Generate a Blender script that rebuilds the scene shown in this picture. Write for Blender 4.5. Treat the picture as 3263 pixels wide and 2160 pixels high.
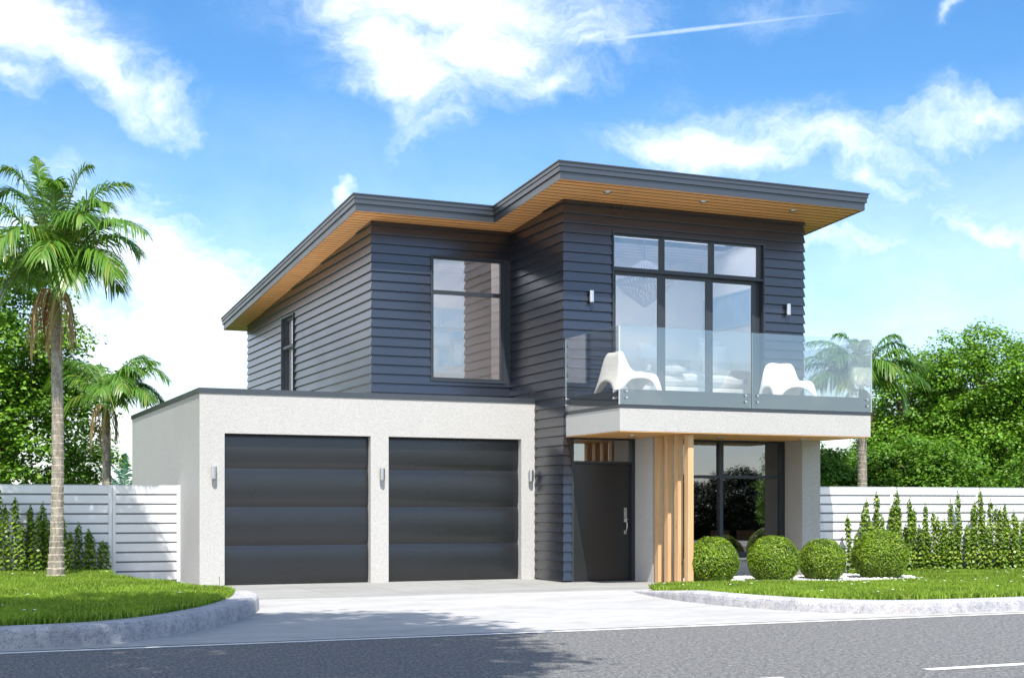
import bpy, bmesh, math, random
import numpy as np
from mathutils import Vector, Matrix
R = math.radians
random.seed(7)
rng = np.random.default_rng(7)
for o in list(bpy.data.objects):
    bpy.data.objects.remove(o)
sc = bpy.context.scene
COL = sc.collection

# ------------------------------------------------------------------ camera
cd = bpy.data.cameras.new('camera')
cam = bpy.data.objects.new('camera', cd)
COL.objects.link(cam)
cam.location = (0, 0, 1.3)
cam.rotation_euler = (R(90), 0, R(-23.28))
cd.sensor_width = 36
cd.lens = 48.886
cd.shift_y = 532 / 3263
cd.clip_start = 0.1
cd.clip_end = 2000
sc.camera = cam
sc.view_settings.view_transform = 'Standard'
sc.view_settings.look = 'None'
sc.view_settings.exposure = 0.80
sc.view_settings.gamma = 1

# ------------------------------------------------------------------ sun and sky
SUN = Vector((-.183, -.617, 1)).normalized()
sl = bpy.data.lights.new('sun', 'SUN')
sl.energy = 4.3
sl.angle = R(0.55)
sl.color = (1, .955, .89)
so = bpy.data.objects.new('sun', sl)
COL.objects.link(so)
so.rotation_euler = SUN.to_track_quat('Z', 'Y').to_euler()
so.location = (-5, -10, 20)


class NT:
    """small helper for writing node trees"""
    def __init__(s, tree):
        s.t = tree
        tree.nodes.clear()

    def __call__(s, kind, ins=None, out=0, **props):
        n = s.t.nodes.new(kind)
        for k, v in props.items():
            setattr(n, k, v)
        for k, v in (ins or {}).items():
            sock = n.inputs[k]
            if isinstance(v, bpy.types.NodeSocket):
                s.t.links.new(v, sock)
            elif isinstance(v, bpy.types.Node):
                s.t.links.new(v.outputs[0], sock)
            else:
                sock.default_value = v
        return n

    def math(s, op, a, b=0.0, clamp=False):
        return s('ShaderNodeMath', {0: a, 1: b}, operation=op, use_clamp=clamp).outputs[0]

    def mix(s, f, a, b, mode='MIX'):
        n = s('ShaderNodeMix', data_type='RGBA', blend_type=mode)
        for i, v in ((0, f), (6, a), (7, b)):
            if isinstance(v, bpy.types.NodeSocket):
                s.t.links.new(v, n.inputs[i])
            else:
                n.inputs[i].default_value = v if i == 0 else (*v, 1) if len(v) == 3 else v
        return n.outputs[2]

    def ramp(s, f, stops):
        n = s('ShaderNodeValToRGB', {0: f})
        e = n.color_ramp.elements
        while len(e) < len(stops):
            e.new(.5)
        for q, (p, c) in zip(e, stops):
            q.position = p
            q.color = (c, c, c, 1) if isinstance(c, (int, float)) else (*c, 1)
        return n.outputs[0]

    def noise(s, vec, scale, detail=4, rough=.55, out=0):
        n = s('ShaderNodeTexNoise', {'Vector': vec, 'Scale': scale, 'Detail': detail, 'Roughness': rough})
        return n.outputs[out]

    def vscale(s, vec, sc3):
        return s('ShaderNodeMapping', {'Vector': vec, 'Scale': sc3}).outputs[0]


w = bpy.data.worlds.new('World')
sc.world = w
w.use_nodes = True
g = NT(w.node_tree)
geo = g('ShaderNodeTexCoord').outputs['Generated']
sky = g('ShaderNodeTexSky', sky_type='NISHITA', sun_disc=False, sun_elevation=math.asin(SUN.z),
        sun_rotation=math.atan2(SUN.x, SUN.y), altitude=0, air_density=1.0, dust_density=0.25, ozone_density=3.5)
skyc = g('ShaderNodeHueSaturation', {'Hue': .500, 'Saturation': 1.3, 'Value': .90, 'Color': sky.outputs[0]}).outputs[0]
# clouds in fixed directions: (centre direction, long axis direction, long radius, short radius, weight)
CLOUDS = [
(0.066, 0.945, 0.32, 0.87, 0.102, -0.482, 0.051, 0.028, 1.0),
(0.113, 0.951, 0.288, 0.835, 0.067, -0.546, 0.051, 0.016, 1.0),
(0.155, 0.95, 0.27, 0.9, -0.023, -0.434, 0.025, 0.011, 0.7),
(0.062, 0.958, 0.279, 0.968, 0.011, -0.252, 0.039, 0.016, 0.5),
(0.335, 0.879, 0.339, 0.94, -0.334, -0.064, 0.096, 0.026, 1.0),
(0.298, 0.905, 0.304, 0.706, 0.006, -0.709, 0.055, 0.023, 1.0),
(0.317, 0.907, 0.277, 0.942, -0.335, 0.019, 0.018, 0.018, 0.8),
(0.35, 0.885, 0.308, 0.915, -0.393, 0.087, 0.068, 0.027, 0.9),
(0.396, 0.871, 0.291, 0.879, -0.451, 0.154, 0.041, 0.013, 0.7),
(0.425, 0.85, 0.313, 0.806, -0.512, 0.296, 0.026, 0.01, 0.5),
(0.282, 0.932, 0.229, 0.955, -0.295, 0.025, 0.012, 0.005, 0.6),
(0.506, 0.826, 0.248, 0.862, -0.493, -0.117, 0.066, 0.020, 0.62),
(0.568, 0.787, 0.242, 0.815, -0.498, -0.296, 0.085, 0.018, 0.62),
(0.592, 0.776, 0.218, 0.804, -0.552, -0.221, 0.034, 0.013, 0.7),
(0.642, 0.723, 0.257, 0.703, -0.688, 0.178, 0.075, 0.014, 0.68),
(0.656, 0.731, 0.188, 0.753, -0.615, -0.235, 0.06, 0.011, 0.65),
(0.15, 0.975, 0.163, 0.947, -0.094, -0.308, 0.096, 0.032, 0.8),
(0.179, 0.976, 0.123, 0.983, -0.184, 0.028, 0.074, 0.039, 0.9),
(0.123, 0.988, 0.095, 0.992, -0.126, 0.028, 0.088, 0.053, 0.9),
(0.588, 0.791, 0.17, 0.806, -0.591, -0.04, 0.071, 0.009, 0.4),
(0.62, 0.719, 0.314, 0.488, -0.667, 0.563, 0.009, 0.004, 0.4),
(0.524, 0.784, 0.334, 0.841, -0.538, -0.058, 0.042, 0.011, 0.25),
(-.42, .86, .28, .9, .42, .0, .30, .16, .9), (-.75, .55, .35, .6, .75, .0, .25, .2, .8)]  # this pair is out of view, added for the left wall to mirror
wn = g('ShaderNodeTexNoise', {'Vector': geo, 'Scale': 9.0, 'Detail': 5.0, 'Roughness': .6}).outputs[1]
off = g('ShaderNodeVectorMath', {0: wn, 1: (.5, .5, .5)}, operation='SUBTRACT').outputs[0]
off = g('ShaderNodeVectorMath', {0: off, 3: .11}, operation='SCALE').outputs[0]
wv = g('ShaderNodeVectorMath', {0: geo, 1: off}, operation='ADD').outputs[0]


def blob(vec, c):
    z = Vector(c[:3]).normalized()
    x = Vector(c[3:6])
    x = (x - z * x.dot(z)).normalized()
    y = z.cross(x)
    eul = Matrix((x, y, z)).transposed().to_euler()
    m = g('ShaderNodeMapping', {'Vector': vec, 'Location': z, 'Rotation': eul, 'Scale': (c[6] * 2.3, c[7] * 2.7, .6)},
          vector_type='TEXTURE').outputs[0]
    r = g('ShaderNodeTexGradient', {'Vector': m}, gradient_type='QUADRATIC_SPHERE').outputs[1]
    return g.math('MULTIPLY', r, c[8] * 1.5)


acc = None
for c in CLOUDS:
    b = blob(wv, c)
    acc = b if acc is None else g.math('MAXIMUM', acc, b)
# broad clouds for the rest of the sky, behind the photographer and overhead
sep = g('ShaderNodeSeparateXYZ', {0: geo})
behind = g('ShaderNodeMapRange', {0: sep.outputs[1], 1: .45, 2: .1, 3: 0.0, 4: 1.0}, clamp=True).outputs[0]
bn = g.noise(g.vscale(geo, (1, 1, 2.2)), 2.3, 7, .6)
bn = g.math('MULTIPLY', g.ramp(bn, [(.36, .05), (.62, .85)]), behind)
acc = g.math('MAXIMUM', acc, bn)
fb = g.noise(g.vscale(wv, (1, 1, 2.6)), 9.0, 12, .68)
fine = g.noise(g.vscale(geo, (1, 1, 1.4)), 5.0, 8, .62)
dens = g.math('ADD', acc, g.math('MULTIPLY', g.math('SUBTRACT', fb, .5), 2.0))
dens = g.math('MULTIPLY', dens, g.math('MULTIPLY', acc, 3.0, True))
mask = g('ShaderNodeMapRange', {0: dens, 1: -.15, 2: 1.75, 3: 0.0, 4: 1.0}, interpolation_type='SMOOTHSTEP').outputs[0]
# thin veil, thicker low down
veil = g.math('MULTIPLY', g('ShaderNodeMapRange', {0: sep.outputs[2], 1: .30, 2: .02, 3: 0.0, 4: .62}).outputs[0],
              g.ramp(fine, [(.3, .25), (.7, 1.0)]))
veil = g.math('MAXIMUM', veil, g('ShaderNodeMapRange', {0: sep.outputs[2], 1: .10, 2: .0, 3: 0.0, 4: .6}).outputs[0])
left = g.math('MULTIPLY', g('ShaderNodeMapRange', {0: sep.outputs[0], 1: -.06, 2: -.24, 3: 0.0, 4: 1.0}).outputs[0],  # white bank added out of view to brighten the left wall's reflection
              g('ShaderNodeMapRange', {0: sep.outputs[2], 1: .75, 2: .45, 3: 0.0, 4: .95}).outputs[0])
left = g.math('MULTIPLY', left, g.ramp(fine, [(.25, .75), (.6, 1.0)]))
veil = g.math('MAXIMUM', veil, left)
# contrail
ct = blob(geo, (.500, .872, .340, .905, -.389, .115, .075, .0010, 1.0))
ct = g.math('MULTIPLY', g('ShaderNodeMapRange', {0: ct, 1: .05, 2: .8, 3: 0.0, 4: .35}).outputs[0], g.ramp(fb, [(.3, .5), (.6, 1.0)]))
allm = g.math('MAXIMUM', g.math('MAXIMUM', mask, veil), ct)
shade = g.ramp(fb, [(.3, (6.4, 6.9, 7.9)), (.65, (8.4, 8.5, 8.6))])
final = g.mix(allm, skyc, shade)
bg = g('ShaderNodeBackground', {0: final, 1: .13})
g('ShaderNodeOutputWorld', {0: bg.outputs[0]})


# ------------------------------------------------------------------ object helpers
def tag(o, label=None, cat=None, group=None, kind=None):
    if label: o['label'] = label
    if cat: o['category'] = cat
    if group: o['group'] = group
    if kind: o['kind'] = kind
    return o


def empty(name, loc=(0, 0, 0), rz=0, label=None, cat=None, group=None):
    o = bpy.data.objects.new(name, None)
    COL.objects.link(o)
    o.location = loc
    o.rotation_euler = (0, 0, rz)
    o.empty_display_size = .3
    return tag(o, label, cat, group)


def copy_tree(o, parent=None):
    c = o.copy()
    COL.objects.link(c)
    c.parent = parent
    for ch in list(o.children):
        copy_tree(ch, c)
    return c


class MB:
    """collects shapes and links them as one mesh object"""
    def __init__(s):
        s.v = []; s.f = []; s.m = []

    def add(s, verts, faces, mi=0):
        b = len(s.v)
        s.v += [tuple(p) for p in verts]
        s.f += [tuple(b + i for i in f) for f in faces]
        s.m += [mi] * len(faces)
        return s

    def box(s, x0, x1, y0, y1, z0, z1, mi=0):
        return s.add([(x0, y0, z0), (x1, y0, z0), (x1, y1, z0), (x0, y1, z0), (x0, y0, z1), (x1, y0, z1), (x1, y1, z1), (x0, y1, z1)],
                     [(0, 3, 2, 1), (4, 5, 6, 7), (0, 1, 5, 4), (1, 2, 6, 5), (2, 3, 7, 6), (3, 0, 4, 7)], mi)

    def tube(s, pts, rad, n=8, mi=0, cap=True):
        pts = [Vector(p) for p in pts]
        if not hasattr(rad, '__len__'): rad = [rad] * len(pts)
        b = len(s.v)
        up = Vector((0, 0, 1))
        prev = None
        for i, p in enumerate(pts):
            t = (pts[min(i + 1, len(pts) - 1)] - pts[max(i - 1, 0)]).normalized()
            if prev is None:
                a = t.cross(up) if abs(t.z) < .95 else t.cross(Vector((1, 0, 0)))
            else:
                a = prev - t * prev.dot(t)
            a.normalize(); prev = a
            c = t.cross(a)
            for k in range(n):
                th = 2 * math.pi * k / n
                s.v.append(tuple(p + (a * math.cos(th) + c * math.sin(th)) * rad[i]))
        for i in range(len(pts) - 1):
            for k in range(n):
                k2 = (k + 1) % n
                s.f.append((b + i * n + k, b + i * n + k2, b + (i + 1) * n + k2, b + (i + 1) * n + k)); s.m.append(mi)
        if cap:
            s.f.append(tuple(b + k for k in reversed(range(n)))); s.m.append(mi)
            e = b + (len(pts) - 1) * n
            s.f.append(tuple(e + k for k in range(n))); s.m.append(mi)
        return s

    def build(s, name, mats, parent=None, smooth=False, bevel=0.0, seg=2):
        me = bpy.data.meshes.new(name)
        me.from_pydata(s.v, [], s.f)
        mats = mats if isinstance(mats, (list, tuple)) else [mats]
        for m in mats: me.materials.append(m)
        me.polygons.foreach_set('material_index', s.m)
        if smooth: me.polygons.foreach_set('use_smooth', [True] * len(me.polygons))
        if bevel > 0:
            bm = bmesh.new(); bm.from_mesh(me)
            bmesh.ops.remove_doubles(bm, verts=bm.verts, dist=1e-5)
            ed = [e for e in bm.edges if len(e.link_faces) == 2 and e.calc_face_angle(0) > .6]
            bmesh.ops.bevel(bm, geom=ed, offset=bevel, segments=seg, profile=.6, affect='EDGES', clamp_overlap=True)
            bm.to_mesh(me); bm.free()
        me.update()
        o = bpy.data.objects.new(name, me)
        COL.objects.link(o)
        o.parent = parent
        return o


def wall(mb, axis, u0, u1, z0, z1, w0, w1, holes=(), mi=0):
    """a slab along x or y with rectangular openings, faces only on its outside"""
    us = sorted({u0, u1} | {h[0] for h in holes} | {h[1] for h in holes})
    zs = sorted({z0, z1} | {h[2] for h in holes} | {h[3] for h in holes})
    us = [u for u in us if u0 <= u <= u1]; zs = [z for z in zs if z0 <= z <= z1]
    P = (lambda u, w, z: (u, w, z)) if axis == 'x' else (lambda u, w, z: (w, u, z))
    def solid(i, j):
        if i < 0 or j < 0 or i >= len(us) - 1 or j >= len(zs) - 1: return False
        u = (us[i] + us[i + 1]) / 2; z = (zs[j] + zs[j + 1]) / 2
        return not any(h[0] < u < h[1] and h[2] < z < h[3] for h in holes)
    for i in range(len(us) - 1):
        for j in range(len(zs) - 1):
            if not solid(i, j): continue
            a, b, c, d = us[i], us[i + 1], zs[j], zs[j + 1]
            mb.add([P(a, w0, c), P(b, w0, c), P(b, w0, d), P(a, w0, d)], [(0, 1, 2, 3)], mi)
            mb.add([P(a, w1, c), P(b, w1, c), P(b, w1, d), P(a, w1, d)], [(3, 2, 1, 0)], mi)
            if not solid(i - 1, j): mb.add([P(a, w0, c), P(a, w0, d), P(a, w1, d), P(a, w1, c)], [(0, 1, 2, 3)], mi)
            if not solid(i + 1, j): mb.add([P(b, w0, c), P(b, w1, c), P(b, w1, d), P(b, w0, d)], [(0, 1, 2, 3)], mi)
            if not solid(i, j - 1): mb.add([P(a, w0, c), P(a, w1, c), P(b, w1, c), P(b, w0, c)], [(0, 1, 2, 3)], mi)
            if not solid(i, j + 1): mb.add([P(a, w0, d), P(b, w0, d), P(b, w1, d), P(a, w1, d)], [(0, 1, 2, 3)], mi)
    return mb


def np_mesh(name, verts, k, mats, parent=None, smooth=False, mi=None, extra=None):
    """verts: (n,k,3) polygons of k corners each"""
    n = len(verts)
    me = bpy.data.meshes.new(name)
    me.vertices.add(n * k)
    me.vertices.foreach_set('co', verts.reshape(-1).astype(np.float32))
    me.loops.add(n * k)
    me.loops.foreach_set('vertex_index', np.arange(n * k, dtype=np.int32))
    me.polygons.add(n)
    me.polygons.foreach_set('loop_start', np.arange(0, n * k, k, dtype=np.int32))
    me.polygons.foreach_set('loop_total', np.full(n, k, dtype=np.int32))
    for m in (mats if isinstance(mats, (list, tuple)) else [mats]): me.materials.append(m)
    if mi is not None: me.polygons.foreach_set('material_index', mi.astype(np.int32))
    me.update(calc_edges=True)
    o = bpy.data.objects.new(name, me)
    COL.objects.link(o); o.parent = parent
    return o


def sweep_xy(path, closed=False):
    """mitre vectors (pointing to the right-hand side of the path)"""
    n = len(path); out = []
    for i in range(n):
        p = Vector(path[i])
        a = (p - Vector(path[i - 1])).normalized() if (i > 0 or closed) else None
        b = (Vector(path[(i + 1) % n]) - p).normalized() if (i < n - 1 or closed) else None
        na = Vector((a.y, -a.x)) if a else None
        nb = Vector((b.y, -b.x)) if b else None
        if na is None: m = nb
        elif nb is None: m = na
        else:
            m = (na + nb); m = m / max(.25, m.dot(na))
        out.append(m)
    return out


# ------------------------------------------------------------------ materials
def material(name):
    m = bpy.data.materials.new(name)
    m.use_nodes = True
    return m, NT(m.node_tree)


def finish(t, color, rough=.5, metal=0.0, bump=None, bstr=.2, bdist=.01, spec=.5, **extra):
    ins = {'Base Color': (*color, 1) if isinstance(color, tuple) else color, 'Roughness': rough, 'Metallic': metal, 'Specular IOR Level': spec}
    ins.update(extra)
    if bump is not None:
        ins['Normal'] = t('ShaderNodeBump', {'Height': bump, 'Strength': bstr, 'Distance': bdist}).outputs[0]
    p = t('ShaderNodeBsdfPrincipled', ins)
    t('ShaderNodeOutputMaterial', {0: p.outputs[0]})


def obj_coord(t): return t('ShaderNodeTexCoord').outputs['Object']


M = {}


def simple(name, col, rough=.5, metal=0.0, var=.12, scale=6, spec=.5, bstr=0.0):
    m, t = material(name)
    c = obj_coord(t)
    n = t.noise(c, scale, 4)
    k = t.mix(n, tuple(x * (1 - var) for x in col), tuple(min(1, x * (1 + var)) for x in col))
    finish(t, k, rough, metal, bump=t.noise(c, scale * 25, 3) if bstr else None, bstr=bstr, spec=spec)
    M[name] = m
    return m


def stucco(name, col):
    m, t = material(name)
    c = obj_coord(t)
    a = t.noise(c, 1.3, 4); f = t.noise(c, 55, 4, .75); st = t.noise(t.vscale(c, (3, 3, .35)), 2.2, 5)
    k = t.mix(t.ramp(f, [(.38, 0), (.6, 1)]), tuple(x * .78 for x in col), tuple(x * 1.03 for x in col))
    k = t.mix(t.math('MULTIPLY', t.ramp(st, [(.45, 0), (.75, 1)]), .09), k, (.33, .33, .32))
    k = t.mix(t.math('MULTIPLY', a, .07), k, (1, .98, .95))
    finish(t, k, .92, bump=f, bstr=.6, bdist=.012, spec=.2)
    M[name] = m


stucco('render', (.49, .48, .46))


def paint_metal(name, col, rough, spec=.5, wob=.0, ior=1.5):
    m, t = material(name)
    c = obj_coord(t)
    n = t.noise(c, 2.0, 3); n2 = t.noise(t.vscale(c, (1, 1, 6)), 30, 3)
    k = t.mix(n, tuple(x * .88 for x in col), tuple(x * 1.12 for x in col))
    r = t('ShaderNodeMapRange', {0: t.noise(c, 1.2, 3, .5), 1: .3, 2: .7, 3: rough * .93, 4: rough * 1.08}).outputs[0]
    finish(t, k, r, spec=spec, IOR=ior)
    M[name] = m


paint_metal('siding_paint', (.006, .0105, .020), .29, .5, ior=2.0)
paint_metal('fascia_paint', (.018, .022, .030), .38, .5, ior=2.0)
paint_metal('garage_paint', (.010, .011, .013), .28, .5, ior=1.65)
paint_metal('door_paint', (.014, .015, .017), .30, .5, ior=1.6)
paint_metal('frame_paint', (.028, .034, .043), .4, .5)
paint_metal('white_paint', (.82, .82, .83), .4, .4)
simple('post_grey', (.55, .56, .58), .5)
simple('gap_grey', (.16, .17, .19), .6)
simple('white_plastic', (.86, .83, .79), .28, var=.02)
simple('wall_white', (.82, .78, .73), .8, var=.02)
simple('bed_wall', (.74, .65, .58), .8, var=.02)
simple('hall_beige', (.50, .44, .36), .8, var=.04)
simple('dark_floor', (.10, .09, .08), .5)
simple('steel', (.62, .62, .64), .22, 1.0, var=.05)
simple('dark_steel', (.10, .10, .11), .35, 1.0)
simple('lens', (.8, .79, .74), .2, var=.02)
simple('picture_blue', (.28, .42, .56), .5, var=.25, scale=3)
simple('picture_pale', (.55, .64, .70), .5, var=.2, scale=4)
simple('picture_frame', (.40, .52, .62), .4)
simple('linen', (.78, .77, .75), .9, var=.06, scale=9, bstr=.4)
simple('knit', (.70, .70, .69), .95, var=.2, scale=40, bstr=.8)
simple('lamp_paper', (.34, .31, .34), .8, var=.03)
simple('copper_wood', (.42, .20, .11), .5)
simple('curtain', (.66, .63, .58), .9, var=.08, scale=10)
simple('soil', (.09, .065, .04), 1, var=.4, scale=20)
simple('daisy', (.85, .85, .82), .7, var=.02)
simple('edge_glass', (.62, .70, .70), .15)
simple('fruit', (.36, .07, .05), .5, var=.4, scale=30)


def wood(name, a, b, axis, pitch=None, yoff=0.0):
    """axis = grain direction; pitch = board width across y (dark joints between)"""
    m, t = material(name)
    c = obj_coord(t)
    st = {'x': (1.2, 26, 26), 'z': (30, 30, 1.0)}[axis]
    if pitch:
        y = t('ShaderNodeSeparateXYZ', {0: c}).outputs[1]
        q = t.math('DIVIDE', t.math('ADD', y, yoff), pitch)
        fl = t.math('FLOOR', q); fr = t.math('FRACT', q)
        cx = t('ShaderNodeSeparateXYZ', {0: c}).outputs[0]
        sg = t.math('FLOOR', t.math('ADD', t.math('DIVIDE', cx, 2.4), t.math('MULTIPLY', fl, .37)))
        rnd = t('ShaderNodeTexWhiteNoise', {'Vector': t('ShaderNodeCombineXYZ', {0: fl, 1: sg})}, noise_dimensions='3D').outputs[0]
        shift = t('ShaderNodeVectorMath', {0: c, 1: t('ShaderNodeCombineXYZ', {0: t.math('MULTIPLY', rnd, 30.0)}).outputs[0]}, operation='ADD').outputs[0]
    else:
        shift = c; rnd = t.noise(c, .7, 2)
    gr = t.noise(t.vscale(shift, st), 1.6, 6, .65)
    big = t.noise(t.vscale(shift, tuple(x * .35 for x in st)), 1.5, 3)
    k = t.mix(t.ramp(gr, [(.3, 0), (.7, 1)]), a, b)
    k = t.mix(t.math('MULTIPLY', t.ramp(big, [(.35, 0), (.7, 1)]), .5), k, tuple(x * .6 for x in a))
    k = t.mix(t.math('MULTIPLY', rnd, .5), k, tuple(x * .72 for x in b))
    kn = t('ShaderNodeTexVoronoi', {'Vector': t.vscale(shift, (1.1, 5, 5) if axis == 'x' else (6, 6, 1.1)), 'Scale': 1.3}).outputs[0]
    k = t.mix(t.ramp(kn, [(.03, .85), (.08, 0)]), k, (.10, .04, .015))
    h = gr
    if pitch:
        gap = t.ramp(t.math('ABSOLUTE', t.math('SUBTRACT', fr, .5)), [(.405, 0), (.43, 1)])
        k = t.mix(gap, k, (.006, .004, .003))
        h = t.math('SUBTRACT', t.math('MULTIPLY', gr, .15), gap)
    finish(t, k, .5, bump=h, bstr=.35, bdist=.01, spec=.35)
    M[name] = m


wood('soffit_wood', (.86, .37, .12), (.97, .53, .22), 'x', .163, 0.0)
wood('balcony_wood', (.84, .39, .12), (.96, .54, .21), 'x', .10, 0.0)
wood('slat_wood', (.62, .36, .17), (.80, .53, .29), 'z')


def ceiling_boards():
    m, t = material('ceiling_boards')
    y = t('ShaderNodeSeparateXYZ', {0: obj_coord(t)}).outputs[1]
    fr = t.math('FRACT', t.math('DIVIDE', y, .2))
    gap = t.ramp(t.math('ABSOLUTE', t.math('SUBTRACT', fr, .5)), [(.44, 0), (.46, 1)])
    finish(t, t.mix(gap, (.70, .66, .70), (.2, .18, .2)), .7)
    M['ceiling_boards'] = m


ceiling_boards()


def glass(name, refl, tint, rough=0.0):
    m, t = material(name)
    fc = t('ShaderNodeLayerWeight', {0: .5}).outputs[1]
    f = t.math('ADD', t.math('MULTIPLY', t.math('POWER', fc, 4.0), .75), refl, True)
    tr = t('ShaderNodeBsdfTransparent', {0: (*tint, 1)}).outputs[0]
    gl = t('ShaderNodeBsdfGlossy', {0: (.96, .97, 1, 1), 1: rough}).outputs[0]
    mx = t('ShaderNodeMixShader', {0: f, 1: tr, 2: gl})
    t('ShaderNodeOutputMaterial', {0: mx.outputs[0]})
    M[name] = m


glass('window_glass', .29, (.93, .94, .95))
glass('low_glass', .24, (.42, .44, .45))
glass('rail_glass', .14, (.90, .91, .90), .01)


def asphalt():
    m, t = material('asphalt')
    c = obj_coord(t)
    f = t.noise(t.vscale(c, (1.5, .7, 1)), 25, 6, .9)
    f2 = t.noise(c, 9, 6, .7)
    big = t.noise(t.vscale(c, (.6, 1.2, 1)), 4.5, 8, .75)
    k = t.mix(t.ramp(f, [(.42, 0), (.60, 1)]), (.02, .02, .02), (.37, .365, .35))
    k = t.mix(t.math('MULTIPLY', t.ramp(f2, [(.4, 0), (.62, 1)]), .5), k, (.08, .085, .09))
    k = t.mix(t.math('MULTIPLY', t.ramp(big, [(.35, 0), (.7, 1)]), .45), k, (.15, .15, .148))
    sp = t('ShaderNodeTexVoronoi', {'Vector': c, 'Scale': 24.0}).outputs[0]
    k = t.mix(t.ramp(sp, [(.10, .55), (.2, 0)]), k, (.45, .45, .43))
    finish(t, k, .85, bump=f, bstr=.8, bdist=.01, spec=.3)
    M['asphalt'] = m


asphalt()


def concrete(name, a, b, joints=None, scale=1.0):
    m, t = material(name)
    c = obj_coord(t)
    n1 = t.noise(t.vscale(c, (.5, 1.3, 1)), 1.2 * scale, 7, .65)
    n2 = t.noise(c, 40, 4, .7)
    n3 = t.noise(t.vscale(c, (.6, 2.5, 1)), 5.5 * scale, 6, .7)
    k = t.mix(t.ramp(n1, [(.3, 0), (.7, 1)]), a, b)
    k = t.mix(t.math('MULTIPLY', t.ramp(n3, [(.47, 0), (.68, 1)]), .5), k, tuple(x * .62 for x in a))
    k = t.mix(t.math('MULTIPLY', t.ramp(n2, [(.35, 0), (.65, 1)]), .12), k, tuple(x * .5 for x in a))
    h = t.math('ADD', t.math('MULTIPLY', n2, .3), n3)
    if joints:
        s = t('ShaderNodeSeparateXYZ', {0: c})
        g1 = t.math('ABSOLUTE', t.math('SUBTRACT', t.math('FRACT', t.math('DIVIDE', t.math('ADD', s.outputs[0], joints[2]), joints[0])), .5))
        g2 = t.math('ABSOLUTE', t.math('SUBTRACT', t.math('FRACT', t.math('DIVIDE', t.math('ADD', s.outputs[1], joints[3]), joints[1])), .5))
        gap = t.math('GREATER_THAN', t.math('MAXIMUM', g1, g2), .4955)
        idv = t('ShaderNodeCombineXYZ', {0: t.math('FLOOR', t.math('DIVIDE', t.math('ADD', s.outputs[0], joints[2]), joints[0])), 1: t.math('FLOOR', t.math('DIVIDE', t.math('ADD', s.outputs[1], joints[3]), joints[1]))}).outputs[0]
        rn = t('ShaderNodeTexWhiteNoise', {'Vector': idv}, noise_dimensions='3D').outputs[0]
        k = t.mix(t.math('MULTIPLY', rn, .18), k, tuple(x * .6 for x in a))
        k = t.mix(gap, k, (.16, .15, .14))
    finish(t, k, .85, bump=h, bstr=.25, bdist=.01, spec=.25)
    M[name] = m


concrete('driveway_concrete', (.35, .345, .335), (.49, .485, .47))
concrete('apron_stone', (.27, .275, .26), (.38, .38, .36), (1.2, .62, .35, .12))
concrete('marking_white', (.70, .70, .68), (.8, .8, .78))


def kerb_stone():
    m, t = material('kerb_stone')
    c = obj_coord(t)
    n1 = t.noise(c, 3.0, 8, .7); n2 = t.noise(c, 14, 8, .8); n3 = t.noise(c, 5, 5, .6)
    k = t.mix(t.ramp(n1, [(.35, 0), (.65, 1)]), (.34, .34, .37), (.54, .53, .53))
    k = t.mix(t.ramp(n2, [(.48, 0), (.60, .65)]), k, (.22, .22, .25))
    k = t.mix(t.ramp(n3, [(.62, 0), (.74, .5)]), k, (.48, .38, .24))
    v = t('ShaderNodeTexVoronoi', {'Vector': c, 'Scale': 46.0}).outputs[0]
    k = t.mix(t.ramp(v, [(.15, .8), (.28, 0)]), k, (.07, .07, .08))
    finish(t, k, .9, bump=t.math('SUBTRACT', n2, t.ramp(v, [(.12, .6), (.25, 0)])), bstr=.6, bdist=.012, spec=.2)
    M['kerb_stone'] = m


kerb_stone()


def leaf(name, a, b, c3, trans=.35, rough=.5, spec=.4):
    """a, b: range from leaf to leaf; c3: rare yellowed leaves"""
    m, t = material(name)
    rn = t('ShaderNodeNewGeometry').outputs['Random Per Island']
    k = t.mix(rn, a, b)
    k = t.mix(t.ramp(t.math('FRACT', t.math('MULTIPLY', rn, 17.3)), [(.86, 0), (.93, .8)]), k, c3)
    big = t.noise(obj_coord(t), 1.1, 3)
    k = t.mix(t.math('MULTIPLY', t.ramp(big, [(.4, 0), (.65, 1)]), .45), k, tuple(x * 1.35 for x in b))
    p = t('ShaderNodeBsdfPrincipled', {'Base Color': k, 'Roughness': rough, 'Specular IOR Level': spec})
    tr = t('ShaderNodeBsdfTranslucent', {0: t.mix(1.0, k, (1.0, 1.1, .45), 'MULTIPLY')})
    mx = t('ShaderNodeMixShader', {0: trans, 1: p.outputs[0], 2: tr.outputs[0]})
    t('ShaderNodeOutputMaterial', {0: mx.outputs[0]})
    M[name] = m


leaf('tree_leaf', (.05, .13, .010), (.17, .34, .025), (.30, .44, .05), .30)
leaf('dark_leaf', (.055, .13, .010), (.13, .28, .02), (.2, .34, .03), .3)
leaf('box_leaf', (.03, .075, .006), (.22, .35, .02), (.48, .56, .05), .28, .4)
leaf('vine_leaf', (.035, .085, .008), (.20, .32, .03), (.42, .50, .07), .3, .4)
leaf('grass_blade', (.07, .16, .010), (.30, .44, .05), (.55, .60, .16), .35, .5, .3)
leaf('palm_leaf', (.035, .11, .012), (.13, .27, .03), (.32, .30, .06), .28, .33, .6)
leaf('shaded_leaf', (.010, .018, .006), (.022, .036, .010), (.03, .04, .01), .1)  # backlit shade put into the leaf colour of the mirrored tree row
leaf('palm_blue', (.03, .12, .09), (.06, .20, .14), (.08, .22, .12), .25, .4, .5)
leaf('dead_frond', (.16, .11, .06), (.50, .37, .20), (.34, .15, .05), .2, .8, .1)
simple('palm_green', (.12, .30, .04), .4, var=.3, scale=3)
simple('rachis', (.12, .22, .04), .4)
simple('core_dark', (.02, .045, .008), 1.0)
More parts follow.
